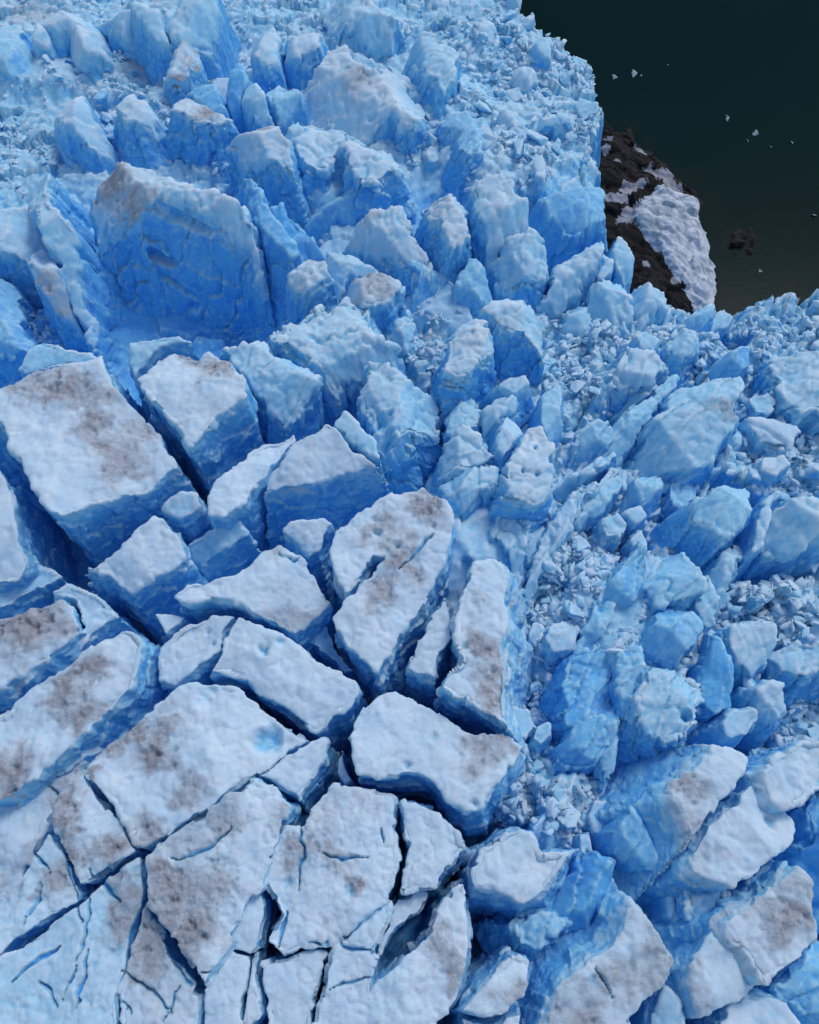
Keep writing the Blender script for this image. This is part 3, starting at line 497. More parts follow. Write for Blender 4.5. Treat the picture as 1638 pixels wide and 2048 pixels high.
S('large double block split by a slot and veined with grit', [(652,1102),(666,1060),(720,1015),(790,985),(846,967),(886,994),(910,1035),(906,1082),(895,1122),(862,1180),(820,1250),(782,1310),(755,1346),(720,1310),(680,1270),(662,1232),(700,1190),(738,1152),(768,1114),(745,1112),(712,1160),(692,1184),(666,1150)], 3, 20, (.02,.03), 2, (2.2,-1), 1, .15, .9, dspots=[(800,1110,34,.8),(760,1180,30,.8),(860,1010,36,.8),(745,1060,24,.6),(780,1050,20,.6),(820,1150,20,.6)], holes=[(755,1062,10,.9),(795,1088,9,.8)], name='serac', group=LOWER)
S('thin ragged slab right of the double block beside the junction', [(890,1190),(900,1240),(902,1272),(880,1320),(872,1360),(840,1352),(805,1338),(812,1308),(850,1260)], 1, 16, (0,0), 1.1, (1,-1), 1, .15, 1.2, name='ice_slab', group=LOWER)
S('big pyramid shaped serac with a sheer grey right flank', [(945,1120),(976,1110),(1010,1105),(1018,1150),(1014,1225),(1008,1300),(1014,1370),(1018,1452),(960,1422),(905,1392),(874,1370),(920,1330),(926,1310),(905,1240),(920,1180)], 4, 20, (.0,.0), 1.6, (9,-1), 1, .2, 1, dspots=[(960,1300,34,.8),(985,1370,30,.8),(960,1190,20,.3)], holes=[(930,1290,9,.9)], name='serac', group=LOWER, capv=.8)
S('left lobe of the paired blocks under the curved crevasse', [(318,1292),(345,1262),(380,1245),(422,1222),(472,1232),(452,1262),(446,1300),(400,1330),(352,1376),(308,1364),(312,1320)], 0, 15, (0,.05), 1.3, (1,-1), 1, .0, .7, holes=[(415,1262,7,.7),(425,1285,5,.7)], name='serac', group=LOWER)
S('long smooth block ending at the four way crevasse junction', [(410,1342),(442,1302),(456,1262),(480,1233),(532,1256),(600,1290),(662,1336),(720,1368),(696,1410),(652,1450),(630,1460),(582,1427),(532,1392),(490,1357),(442,1350)], 1, 16, (0,.0), 1.4, (0,-1), 1, .03, .6, holes=[(528,1300,14,1.2),(560,1283,9,.9)], name='serac', group=LOWER)
S('blue sided sliver in the crevasse left of the double block', [(596,1268),(632,1225),(650,1232),(672,1290),(712,1345),(690,1345),(645,1310)], -6, 11, (-.1,.1), 1.2, (0,0), .5, 0, .8, name='ice_slab', group=LOWER)
S('broad block with a blue melt pool and a dark grit fan', [(165,1530),(200,1500),(250,1450),(300,1410),(350,1380),(390,1358),(430,1362),(470,1378),(530,1422),(570,1452),(616,1474),(570,1500),(540,1530),(490,1562),(430,1602),(370,1652),(310,1682),(285,1696),(262,1690),(255,1660),(220,1600),(185,1570)], 2, 16, (.0,.03), 1.5, (1,-1.5), 1, .08, .8, dspots=[(265,1470,32,.9),(310,1500,32,1.),(330,1460,22,.8),(340,1530,20,.6),(370,1570,30,.6),(290,1660,30,.6),(195,1540,14,.8)], holes=[(530,1475,28,2.),(405,1395,22,.8)], name='serac', group=LOWER)
S('small curved block hugging the right end of the melt pool block', [(592,1502),(622,1478),(656,1475),(650,1512),(630,1546),(600,1602),(575,1586),(540,1562),(508,1552),(545,1530),(568,1516)], 0, 15, (0,0), 1.2, (0,-1), 1, 0, .8, group=LOWER)
S('large rounded block with a gritty pointed right corner', [(762,1376),(792,1372),(842,1402),(882,1427),(942,1452),(1012,1466),(1048,1489),(1030,1530),(1002,1572),(962,1612),(930,1624),(890,1590),(840,1560),(780,1548),(716,1545),(705,1500),(698,1470),(720,1412)], 2, 17, (.0,.02), 1.5, (2,-1.5), 1, .05, .7, dspots=[(985,1490,36,.7),(960,1510,30,.5)], holes=[(815,1530,9,.8),(948,1607,9,.9),(865,1470,12,.5)], name='serac', group=LOWER)
S('little blue horn in the crevasse below the rounded block', [(672,1520),(685,1495),(698,1545),(708,1560),(690,1575),(672,1550)], -3, 10, (0,.2), .9, (0,-1), .7, 0, .6, name='ice_pinnacle', group=LOWER)
S('big plate with a dark melt pit in the bottom centre', [(668,1568),(720,1575),(790,1592),(792,1650),(798,1702),(792,1770),(762,1810),(722,1842),(662,1892),(600,1912),(565,1916),(530,1882),(535,1860),(557,1830),(540,1792),(522,1752),(542,1690),(566,1645),(600,1650),(612,1640),(648,1592)], 1, 14, (0,0), 1., (-1,0), 1, .2, .7, dspots=[(700,1780,16,.9),(590,1720,30,.6),(660,1720,30,.4)], holes=[(697,1782,12,1.2),(575,1765,14,.8)], name='ice_plate', group=PLAT, shrink=.35)
S('wedge plate with a folded grey facet right of the melt pit plate', [(800,1600),(832,1600),(882,1620),(920,1660),(934,1696),(902,1740),(872,1778),(832,1780),(802,1788),(809,1732),(811,1690),(799,1650)], 1, 14, (.03,.02), 1.2, (1,0), 1, .15, .8, name='ice_plate', group=PLAT, shrink=.4)
S('large brown stained plate left of the bottom centre crevasse', [(576,1612),(546,1580),(510,1562),(470,1580),(400,1622),(350,1660),(312,1690),(292,1720),(292,1800),(310,1832),(346,1882),(392,1958),(410,1970),(440,1930),(460,1880),(482,1840),(505,1782),(522,1750),(555,1682),(560,1640)], 2, 13, (0,.02), .9, (0,0), 1, .35, .8, dspots=[(350,1780,50,.8),(330,1740,26,.9),(420,1780,50,.5),(370,1880,45,.9),(330,1860,30,.8),(300,1930,30,.6)], name='ice_plate', group=PLAT, shrink=.12)
S('plate with a bright snow patch framed by brown grit', [(140,1552),(165,1548),(190,1600),(230,1640),(254,1682),(270,1702),(222,1727),(172,1768),(155,1772),(138,1710),(105,1662),(105,1612),(125,1578)], 1, 12, (0,.02), .8, (0,0), 1, .1, .7, dspots=[(135,1610,24,1.),(125,1660,22,1.),(150,1700,24,.9),(235,1705,24,1.),(200,1720,22,.6)], name='ice_plate', group=PLAT)
S('sunken speckled slab in the trough under the long bar block', [(-260,1665),(20,1608),(70,1560),(128,1506),(165,1522),(128,1590),(96,1640),(52,1722),(10,1786),(-260,1840)], -3, 10, (.1,-.05), 1.2, (1,0), .95, .35, .9, name='ice_slab', group=PLAT)
S('plain plate with a small pit at the bottom left', [(-260,1850),(14,1790),(62,1738),(98,1668),(134,1712),(152,1768),(155,1800),(100,1830),(50,1868),(0,1908),(-260,1960)], 0, 11, (0,0), .6, (0,0), .82, .12, .5, dspots=[(50,1785,12,.8),(110,1745,26,.6)], holes=[(68,1802,10,.7)], name='ice_plate', group=PLAT)
S('smooth rippled expanse filling the bottom left corner', [(-260,1975),(0,1918),(55,1878),(105,1840),(160,1805),(250,1732),(282,1712),(286,1760),(284,1800),(268,1850),(248,1910),(233,1980),(222,2380),(-260,2380)], 0, 10, (0,0), .6, (0,0), .72, .03, .35, dspots=[(245,1830,30,.7),(250,1770,20,.5)], name='ice_plate', group=PLAT)
S('fractured plate beneath the large brown stained plate', [(290,1818),(318,1868),(362,1945),(392,1988),(400,1990),(400,2380),(230,2380),(240,1975),(256,1905),(276,1850)], 0, 10, (0,0), .6, (0,0), 1, .2, .6, dspots=[(300,1880,40,.8),(290,1940,30,.7)], name='ice_plate', group=PLAT)
S('small wedge plate pinched between two narrow cracks', [(512,1772),(528,1802),(520,1852),(514,1898),(500,1908),(450,1890),(470,1850),(490,1812)], 0, 10, (0,0), .5, (0,0), 1, .1, .6, name='ice_plate', group=PLAT)
S('narrow plate under the small wedge plate', [(446,1896),(496,1915),(491,1960),(478,2012),(464,2380),(404,2380),(406,1997),(432,1942)], 0, 10, (0,0), .5, (0,0), 1, .15, .6, name='ice_plate', group=PLAT)
S('thin sliver left of the deep bottom centre crevasse', [(502,1924),(512,1906),(512,1960),(524,2030),(508,2052),(505,2380),(478,2380),(490,2002)], 0, 10, (0,0), .4, (0,0), 1, .2, .6, name='ice_plate', group=PLAT)
S('plate cut off by the bottom edge right of the deep crevasse', [(532,1930),(572,1924),(640,1902),(652,1908),(638,1942),(620,2000),(616,2060),(622,2380),(545,2380),(540,2030),(528,1965)], 0, 12, (0,0), .6, (-.5,0), 1, .15, .6, name='ice_plate', group=PLAT)
S('great plate with a long dark gash at the bottom centre', [(662,1906),(716,1856),(776,1812),(768,1850),(748,1912),(736,1985),(750,1965),(800,1920),(838,1886),(858,1860),(872,1820),(902,1782),(926,1766),(936,1792),(942,1852),(945,1902),(935,1952),(915,2002),(880,2052),(840,2380),(628,2380),(630,2050),(637,1982),(648,1936)], 1, 15, (0,0), 1, (1,-.5), 1, .08, .7, dspots=[(885,1880,34,.5),(900,1930,26,.6)], name='ice_plate', group=PLAT, shrink=.3)
S('pale tongue lying inside the head of the long gash', [(782,1815),(802,1796),(850,1780),(860,1786),(842,1820),(800,1860),(770,1902),(752,1925),(757,1880),(774,1845)], -1, 12, (0,0), .7, (0,0), .95, .1, .7, name='ice_plate', group=PLAT, shrink=.3)
# ---- lower right
S('white winged block with a pointed right wing beside blue rubble', [(1000,1672),(1040,1650),(1070,1672),(1086,1712),(1136,1704),(1120,1742),(1090,1782),(1042,1802),(990,1780),(948,1776),(945,1740),(965,1700)], 0, 13, (0,0), 1.2, (2,-3), 1, .1, 1, name='serac', group=SOUTH)
S('small grey spotted slab jutting over the dark pit at the bottom', [(1030,1915),(1058,1925),(1056,1965),(1030,2010),(1000,2032),(960,2028),(920,2022),(972,1960)], 1, 13, (0,0), 1.1, (-1,-1), 1, .4, .8, name='ice_slab', group=SOUTH)
S('narrow white strip at the bottom edge under the spotted slab', [(928,2042),(960,2034),(1000,2040),(1040,2030),(990,2380),(880,2380)], 0, 12, (0,0), 1, (0,0), .95, 0, .7, name='ice_slab', group=SOUTH)
S('massive grey topped block filling the bottom right of centre', [(1278,1800),(1300,1832),(1322,1872),(1352,1922),(1345,1952),(1302,1992),(1270,2042),(1200,2380),(1080,2380),(1086,2022),(1132,1962),(1182,1922),(1235,1872),(1250,1832)], 3, 18, (.05,.0), 1.8, (-7,-1), 1, .4, .9, dspots=[(1180,2040,40,.6),(1230,1960,30,.5)], holes=[(1190,1965,12,.7)], name='serac', group=SOUTH)
S('flat glassy blue slab leaning over the diagonal crevasse', [(1160,1722),(1195,1702),(1238,1722),(1250,1780),(1222,1822),(1172,1872),(1132,1912),(1112,1902),(1106,1852),(1124,1782)], -3, 11, (.35,.1), 1, (-2,-1), .2, 0, .5, name='ice_slab', group=EAST)
S('blue triangular slab standing upright amid small fragments', [(1276,1612),(1302,1652),(1322,1702),(1312,1736),(1270,1742),(1246,1722),(1228,1662)], -2, 10, (.2,.35), 1, (-1,-2), .3, 0, .4, name='ice_slab', group=EAST)
S('wedge shaped serac with a white ridge and a broad blue left flank', [(1345,1590),(1362,1560),(1402,1536),(1440,1482),(1470,1490),(1502,1516),(1490,1547),(1442,1602),(1412,1642),(1382,1686),(1368,1640)], 3, 16, (.05,.0), 1.3, (-15,-3), 1, .3, .9, dspots=[(1385,1570,25,.6)], name='serac', group=SOUTH)
S('long rough white block right below the wedge shaped serac', [(1388,1742),(1384,1712),(1420,1652),(1472,1610),(1514,1570),(1530,1602),(1582,1620),(1602,1642),(1590,1682),(1540,1722),(1490,1752),(1460,1776),(1420,1756)], 2, 16, (.0,.0), 1.3, (-7,-3), 1, .25, .9, holes=[(1545,1640,12,.9)], name='serac', group=SOUTH)
S('crumpled white knob at the right edge above the long rough block', [(1532,1545),(1552,1518),(1590,1495),(1622,1484),(1840,1490),(1670,1560),(1612,1602),(1570,1612),(1540,1602)], 3, 14, (.0,.0), 1.2, (-10,-3), .9, .15, 1.4, name='serac', group=SOUTH)
S('gritty diamond shaped block at the right edge', [(1462,1848),(1500,1810),(1560,1770),(1600,1738),(1618,1762),(1626,1830),(1640,1882),(1602,1912),(1562,1942),(1530,1962),(1504,1920),(1470,1888)], 4, 17, (.0,.0), 1.5, (-9,-2), 1, .3, 1, dspots=[(1570,1850,30,.8),(1595,1840,20,.8),(1530,1860,20,.4)], name='serac', group=SOUTH)
S('low pyramid block with a soft grey apex left of the diamond block', [(1438,1862),(1480,1890),(1504,1925),(1525,1968),(1482,2002),(1402,2032),(1385,1982),(1376,1932),(1410,1900)], 2, 15, (.0,.0), 1.3, (-6,-3), 1, .3, .6, 1.5, name='serac', group=SOUTH)
S('block with a soft ridge cut off by the bottom right edge', [(1430,2070),(1470,2012),(1540,1992),(1582,2002),(1606,2050),(1602,2380),(1400,2380)], 1, 14, (.0,.0), 1.3, (-3,-1), .9, .1, .7, 1.2, name='serac', group=SOUTH)
S('small steep blue sided block at the bottom edge', [(1336,1972),(1360,2002),(1382,2062),(1386,2380),(1300,2380),(1312,2042)], 0, 14, (.2,.0), 1.2, (-2,-1), .7, 0, .7, group=SOUTH)
S('smooth blue shoulder in the bottom right corner', [(1556,1972),(1622,1905),(1840,1900),(1840,2060),(1640,2060),(1600,2012)], -1, 13, (.0,.2), 1.2, (-2,-2), .35, 0, .6, .8, group=EAST)
S('deep blue wall at the right edge between two white blocks', [(1612,1622),(1660,1570),(1840,1560),(1840,1860),(1655,1870),(1630,1810),(1612,1742)], -2, 14, (.35,.0), 1.2, (-3,-1), .1, 0, .7, name='ice_wall', group=EAST)
S('ragged pale lump perched over the diagonal crevasse', [(1395,1762),(1425,1748),(1465,1786),(1460,1822),(1402,1866),(1386,1842),(1380,1792)], -1, 9, (.1,.1), .9, (-1,-2), .7, 0, 1.3, group=EAST)
S('egg shaped pale stone of ice beside the ragged lump', [(1330,1792),(1348,1786),(1366,1840),(1352,1848),(1334,1832)], -4, 6, (0,0), .7, (0,-1), .7, 0, .4, .8, group=EAST)
S('twisted blue flake pile left of the bottom diagonal crevasse', [(1025,1850),(1060,1828),(1105,1830),(1138,1845),(1110,1872),(1070,1900),(1040,1888)], -4, 8, (.1,.2), 1, (-1,-2), .5, 0, 1.6, name='ice_slab', group=EAST)
# ---- eastern middle
S('large smooth ridge backed block with a grey hooked crest', [(1300,880),(1332,802),(1370,752),(1420,735),(1485,740),(1480,782),(1466,830),(1446,870),(1420,912),(1374,940),(1332,930),(1296,940),(1278,925)], 0, 13, (.12,.22), 1.4, (-8,-3), .75, .1, .6, 1.0, dspots=[(1445,830,30,.4)], name='serac', group=EAST)
S('angular blue block with a snowy top at the upper right edge', [(1545,690),(1562,675),(1602,690),(1840,700),(1840,845),(1602,832),(1572,802),(1552,762)], 0, 12, (.05,.2), 1.3, (-2,-3), .85, 0, .9, name='serac', group=EAST)
S('upright blue fronted block above the curved slot on the right', [(1392,1000),(1430,966),(1482,958),(1516,960),(1512,1012),(1490,1052),(1452,1080),(1422,1052),(1392,1040)], 1, 13, (.1,.2), 1.3, (-7,-3), .6, 0, .6, name='serac', group=EAST)
S('rounded block right of the curved deep slot', [(1556,1020),(1582,986),(1630,978),(1840,980),(1840,1045),(1622,1072),(1562,1086),(1546,1060)], 1, 12, (.0,.15), 1.3, (-2,-2), .85, 0, .7, .6, name='serac', group=EAST)
S('thin curved lip on the left side of the curved deep slot', [(1512,1050),(1530,1000),(1552,978),(1560,985),(1540,1030),(1528,1090),(1500,1110)], -1, 12, (.1,.1), 1, (-1,-1), .7, 0, .7, name='ice_slab', group=EAST)
S('smooth blue faced block in the middle of the right side', [(1322,1222),(1360,1196),(1396,1210),(1410,1242),(1396,1282),(1366,1318),(1320,1312),(1296,1290),(1302,1250)], 0, 10, (.2,.2), 1.2, (-2,-2), .35, 0, .5, name='serac', group=EAST)
S('broken slab with a jagged right edge above the smooth blue block', [(1302,1132),(1342,1096),(1382,1084),(1396,1122),(1408,1184),(1382,1190),(1352,1202),(1312,1210),(1290,1170)], 0, 10, (.1,.3), 1.2, (-2,-2), .55, 0, 1.1, name='ice_slab', group=EAST)
S('fang shaped block with an open hollow at its lower side', [(1292,1360),(1330,1326),(1372,1336),(1410,1366),(1416,1392),(1402,1412),(1372,1470),(1312,1466),(1272,1432),(1268,1390)], 0, 10, (.1,.2), 1.2, (-2,-2), .75, 0, 1, .5, holes=[(1378,1430,14,2.2)], name='serac', group=EAST)
S('tall glassy blue fin right of the smooth blue faced block', [(1426,1256),(1446,1300),(1466,1352),(1476,1412),(1432,1422),(1402,1402),(1402,1332)], -2, 11, (.2,.2), 1, (-2,-1), .1, 0, .3, name='ice_fin', group=EAST)
S('flat diamond plate right of the glassy fin', [(1466,1256),(1500,1241),(1550,1250),(1563,1290),(1542,1320),(1512,1353),(1482,1322),(1460,1290)], -1, 8, (.1,.15), 1, (-1,-2), .8, 0, .7, name='ice_slab', group=EAST)
S('pale lump at the right edge beside the flat diamond plate', [(1566,1302),(1612,1276),(1840,1280),(1840,1332),(1612,1342),(1577,1330)], -1, 8, (0,.1), 1, (0,-2), .85, 0, 1, group=EAST)
S('knobbed pale stone below the flat diamond plate', [(1510,1376),(1540,1360),(1572,1366),(1577,1412),(1552,1446),(1526,1432)], -1, 8, (0,.1), 1, (-1,-2), .85, 0, .9, .6, group=EAST)
S('small split stone left of the knobbed pale stone', [(1442,1446),(1470,1420),(1512,1418),(1520,1442),(1492,1470),(1456,1476)], -2, 8, (0,.2), 1, (-2,-1), .7, 0, .9, group=EAST)
S('deep blue rounded flank left of the jagged slabs', [(1140,1322),(1200,1282),(1226,1292),(1235,1352),(1216,1422),(1172,1452),(1132,1452),(1124,1382)], -4, 10, (.25,.15), 1.1, (-2,-1), .3, 0, .9, name='ice_wall', group=EAST)
S('upright rough slab between the blue flank and the fang shaped block', [(1232,1292),(1286,1286),(1290,1340),(1266,1392),(1250,1430),(1234,1372)], -2, 9, (.1,.2), 1, (0,-1), .5, 0, .8, name='ice_slab', group=EAST)
S('split blue slab above the field of tiny fragments', [(1130,1482),(1160,1442),(1210,1430),(1219,1502),(1182,1532),(1122,1522),(1102,1492)], -5, 8, (.2,.1), 1, (-1,-1), .3, 0, .8, name='ice_slab', group=EAST)
S('broad scoured blue ramp left of the broken jagged slab', [(1205,1202),(1242,1132),(1288,1088),(1298,1132),(1286,1190),(1240,1242),(1202,1272)], -2, 9, (.25,.1), 1, (-1,-1), .35, 0, .9, name='ice_slab', group=EAST)
S('tilted slab leaning against the head of the diagonal slot', [(1145,915),(1160,862),(1200,830),(1222,840),(1232,872),(1200,902),(1182,930)], -4, 8, (.1,.3), 1, (-1,-2), .6, 0, 1, name='ice_slab', group=EAST)
S('narrow ice splinter lying along the diagonal slot', [(1150,1040),(1182,992),(1240,942),(1252,958),(1202,1012),(1166,1050)], -4, 8, (.1,.1), .8, (0,-1), .6, 0, .8, name='ice_slab', group=EAST)
S('small dimpled boulder below the large ridge backed block', [(1250,985),(1290,946),(1332,940),(1327,972),(1290,1002),(1250,1006)], -3, 8, (.0,.2), 1, (0,-2), .55, 0, .5, .8, group=EAST)
S('upper wall of the diagonal slot with a straight blue edge', [(1180,880),(1240,830),(1300,790),(1350,748),(1362,752),(1330,795),(1285,850),(1240,900),(1190,940)], -3, 10, (-.05,.1), .8, (0,-1), .5, 0, .6, name='ice_wall', group=EAST)
S('rubble crusted block south of the square topped slab', [(1228,742),(1250,692),(1302,700),(1332,736),(1302,762),(1250,766)], -2, 8, (0,.1), 1, (-1,-2), .85, 0, 1.6, group=EAST)
S('round pale boulder near the lake side rubble', [(1345,670),(1370,652),(1402,660),(1409,692),(1382,710),(1350,702)], -3, 7, (0,.1), .9, (-1,-2), .8, 0, .7, .8, group=EAST)
S('pair sized smooth boulder left of the round pale boulder', [(1268,670),(1290,658),(1322,678),(1312,700),(1282,697)], -3, 7, (0,.1), .9, (-1,-2), .7, 0, .6, .6, group=EAST)
S('translucent blue blade pointing up right behind the ridge backed block', [(1425,722),(1470,692),(1512,670),(1506,712),(1482,736)], -2, 7, (0,.3), .8, (0,-2), .35, 0, .3, name='ice_fin', group=EAST)
S('leaning blade at the lake brink under the snow covered rock', [(1352,652),(1392,622),(1436,592),(1432,630),(1402,652)], -6, 7, (0,.3), .8, (0,-2), .5, 0, .5, name='ice_fin', group=EAST)
S('pale chunk beside the leaning brink blade', [(1412,640),(1440,620),(1466,632),(1452,655),(1424,660)], -8, 6, (0,.2), .8, (0,-2), .6, 0, .7, group=EAST)
# middle sized loose blocks
for lab, poly, z_, cr_ in [
 ('angular blue boulder at the head of the central trough', [(1205,1035),(1235,1025),(1254,1045),(1241,1072),(1214,1070)], -4, .6),
 ('paler angular boulder touching the one at the head of the central trough', [(1250,1024),(1282,1010),(1297,1030),(1272,1048)], -4, .6),
 ('dark blue boulder under the large ridge backed block', [(1340,965),(1380,953),(1402,975),(1396,1002),(1360,1012),(1340,995)], -5, .4),
 ('wedge of ice low in the central trough', [(1258,1078),(1284,1056),(1298,1092),(1270,1102)], -5, .6),
 ('glossy pale boulder halfway down the central trough', [(1092,1275),(1112,1242),(1150,1235),(1160,1262),(1142,1298),(1106,1302)], -5, .7),
 ('flat stone of ice between trough and scoured ramp', [(1158,1182),(1186,1178),(1196,1200),(1170,1212)], -5, .7),
 ('bright facetted stone left of the angular block at the upper right edge', [(1500,796),(1536,784),(1553,802),(1545,826),(1508,822)], -3, .6),
 ('broad pale flagstone on the right edge slope', [(1496,834),(1562,830),(1600,862),(1580,892),(1520,880)], -3, .8),
 ('rounded stone below the pale flagstone', [(1524,915),(1568,905),(1582,930),(1552,952),(1520,940)], -3, .8),
 ('split round boulder by the east foot of the pyramid shaped serac', [(1022,1412),(1058,1414),(1072,1448),(1054,1480),(1030,1472),(1018,1440)], -6, .6),
 ('round boulder right of the split one', [(1072,1452),(1098,1442),(1104,1470),(1082,1490),(1064,1478)], -6, .6),
 ('pale leaning shard among tiny fragments', [(1186,1600),(1214,1602),(1214,1650),(1192,1662),(1178,1632)], -7, .7),
 ('flat shard below the pale leaning shard', [(1158,1668),(1182,1665),(1188,1704),(1160,1712)], -7, .7),
 ('square boulder high on the upper right slope', [(940,260),(968,250),(985,270),(972,295),(945,290)], -2, .6),
 ('blue boulder on the upper right slope above the headland', [(1110,225),(1140,215),(1150,240),(1132,258),(1112,250)], -5, .5),
 ('pale boulder on the upper slope close to the lake edge', [(1030,135),(1058,125),(1075,145),(1060,165),(1035,160)], -4, .7),
 ('rounded boulder in the crumbling slope below the cube shaped block', [(1000,220),(1030,210),(1045,232),(1028,252),(1002,246)], -3, .7),
 ('small grey boulder at the head of the crumbling slope', [(950,40),(980,32),(996,52),(978,70),(952,64)], -3, .7),
 ('smooth oblong stone above the smooth bulbous serac', [(1068,320),(1084,310),(1096,330),(1090,358),(1072,352)], -3, .8)]:
    S(lab, poly, z_, 5, (0, .1), .6, (-.5, -1), cr_, 0, 1.1, 0, group='middle sized loose blocks', name='ice_boulder')
for lab, poly, z_, cr_, g_ in [
 ('long low ridge sheet running up right from the pyramid shaped serac', [(1040,1182),(1070,1100),(1130,1010),(1180,958),(1196,968),(1152,1032),(1098,1116),(1064,1190)], -4, .75, (.25,.0)),
 ('second ridge sheet parallel to the long low one', [(1106,1082),(1152,1010),(1228,925),(1246,936),(1186,1008),(1132,1080)], -4, .6, (.2,.0)),
 ('short broken ridge sheet nearest the head of the diagonal slot', [(1116,972),(1168,934),(1232,892),(1242,905),(1182,952),(1134,990)], -4, .7, (.1,.1)),
 ('pale saddle between the double block and the pyramid shaped serac', [(1000,1010),(1032,1004),(1058,1060),(1050,1140),(1034,1190),(1022,1120),(1010,1095),(984,1060)], -2, .85, (.1,.15)),
 ('torn ridge sheet dropping from the curved deep slot', [(1424,1152),(1452,1102),(1496,1060),(1511,1076),(1482,1132),(1452,1192),(1428,1204)], -2, .7, (.2,.1)),
 ('narrow torn flake left of the torn ridge sheet', [(1388,1212),(1402,1165),(1422,1142),(1432,1172),(1446,1206),(1420,1250),(1404,1234)], -2, .6, (.1,.2)),
 ('thin standing sheet beside the dark slit in the lower trough', [(1200,1424),(1226,1362),(1246,1402),(1242,1500),(1216,1562),(1202,1502)], -4, .5, (.3,.0)),
 ('long scoured flank between trough and jagged slabs', [(1150,1282),(1190,1205),(1230,1140),(1246,1150),(1232,1205),(1200,1270),(1180,1318),(1150,1318)], -4, .5, (.3,.1)),
 ('pale bent sheet above the large smooth ridge backed block', [(1240,800),(1290,768),(1350,735),(1362,744),(1310,780),(1262,812)], -4, .8, (.0,.2))]:
    S(lab, poly, z_, 7, g_, .7, (-1, -1), cr_, 0, 1.2, group=EAST, name='ice_ridge')
# ------------------------------------------------------------------ glacier body mesh
step = .36
gx = np.arange(-150, 190, step); gy = np.arange(-56, 280, step)
X, Y = np.meshgrid(gx, gy); shp = X.shape; x, y = X.ravel(), Y.ravel()
px_, py_ = topix(x, y, np.full(len(x), -9.0))
ok = (px_ > -420) & (px_ < 2060) & (py_ > -280) & (py_ < 2480)
z = np.full(len(x), -50.0); sd = np.full(len(x), -99.0); rr_ = np.zeros(len(x))
z[ok], sd[ok], rr_[ok] = glacier_z(x[ok], y[ok])
keep = ok & (sd > -5)
idx = np.arange(len(x)).reshape(shp)
q = np.stack([idx[:-1, :-1].ravel(), idx[:-1, 1:].ravel(), idx[1:, 1:].ravel(), idx[1:, :-1].ravel()], 1)
q = q[keep[q].all(1)]
used = np.unique(q); mp = np.full(len(x), -1); mp[used] = np.arange(len(used))
V = np.stack([x, y, z], 1)[used]
me = mesh_np('glacier_ground', V, mp[q])
N = vnormals(me)
jit = fbm(V, 1.7, 2, 91)[:, None] * .22
V = (V + N * jit).astype(np.float32); me.vertices.foreach_set('co', V.ravel()); me.update(); N = vnormals(me)
r = rr_[used]
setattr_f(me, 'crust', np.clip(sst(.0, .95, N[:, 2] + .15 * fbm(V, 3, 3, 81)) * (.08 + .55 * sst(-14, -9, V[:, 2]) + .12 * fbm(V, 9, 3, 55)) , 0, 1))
pxg, pyg = topix(V[:, 0], V[:, 1], V[:, 2])
DG = np.zeros(len(V))
for a, b, rad, s in [(300,120,60,.7),(360,150,50,.7),(90,110,50,.6),(60,20,60,.4),(400,190,40,.4),(40,420,40,.5),(330,200,60,.3)]:
    c_ = at(a, b, -6)[:2]; R_ = rad * .14
    DG = np.maximum(DG, s * np.exp(-((V[:, 0] - c_[0]) ** 2 + (V[:, 1] - c_[1]) ** 2) / R_ ** 2))
setattr_f(me, 'dirt', DG); smooth(me)
link('glacier_ground', me, ICE, None, kind='structure', label='rugged blue glacier ice between and beneath the blocks')
ZG = np.where(keep, z, -50).reshape(shp)
def ground_z(a, b):
    i = int(round((b - gy[0]) / step)); j = int(round((a - gx[0]) / step))
    return ZG[min(max(i, 0), shp[0] - 1), min(max(j, 0), shp[1] - 1)]
# outer skirt of the glacier beyond the picture: low coarse ground so that a side step sees ice
def coarse(name, x0, x1, y0, y1):
    cx_ = np.arange(x0, x1 + .1, 1.6); cy_ = np.arange(y0, y1 + .1, 1.6); A, B = np.meshgrid(cx_, cy_); s_ = A.shape
    a, b = A.ravel(), B.ravel(); p = np.stack([a, b, 0 * a], 1)
    u9, v9 = topix(a, b, np.full(len(a), -9.))
    zz = -5 + facets(p, 9, 5, 2, .7, .2)[0] + facets(p, 4, 8, 2, .6, .15)[0] - 26 * ((u9 > -400) & (u9 < 2040) & (v9 > -260) & (v9 < 2450) & (b > -54))
    inb = (inside(a, b, GL_POLY)) 
    i_ = np.arange(len(a)).reshape(s_); qq = np.stack([i_[:-1, :-1].ravel(), i_[:-1, 1:].ravel(), i_[1:, 1:].ravel(), i_[1:, :-1].ravel()], 1)
    qq = qq[inb[qq].all(1)]
    m = mesh_np(name, np.stack([a, b, zz - 6], 1), qq); setattr_f(m, 'crust', np.full(len(a), .7)); setattr_f(m, 'dirt', np.full(len(a), .1)); smooth(m)
    link(name, m, ICE, None, kind='structure', label='distant glacier surface around the blocks')
coarse('glacier_terrain', -256, 256, -150, 326)

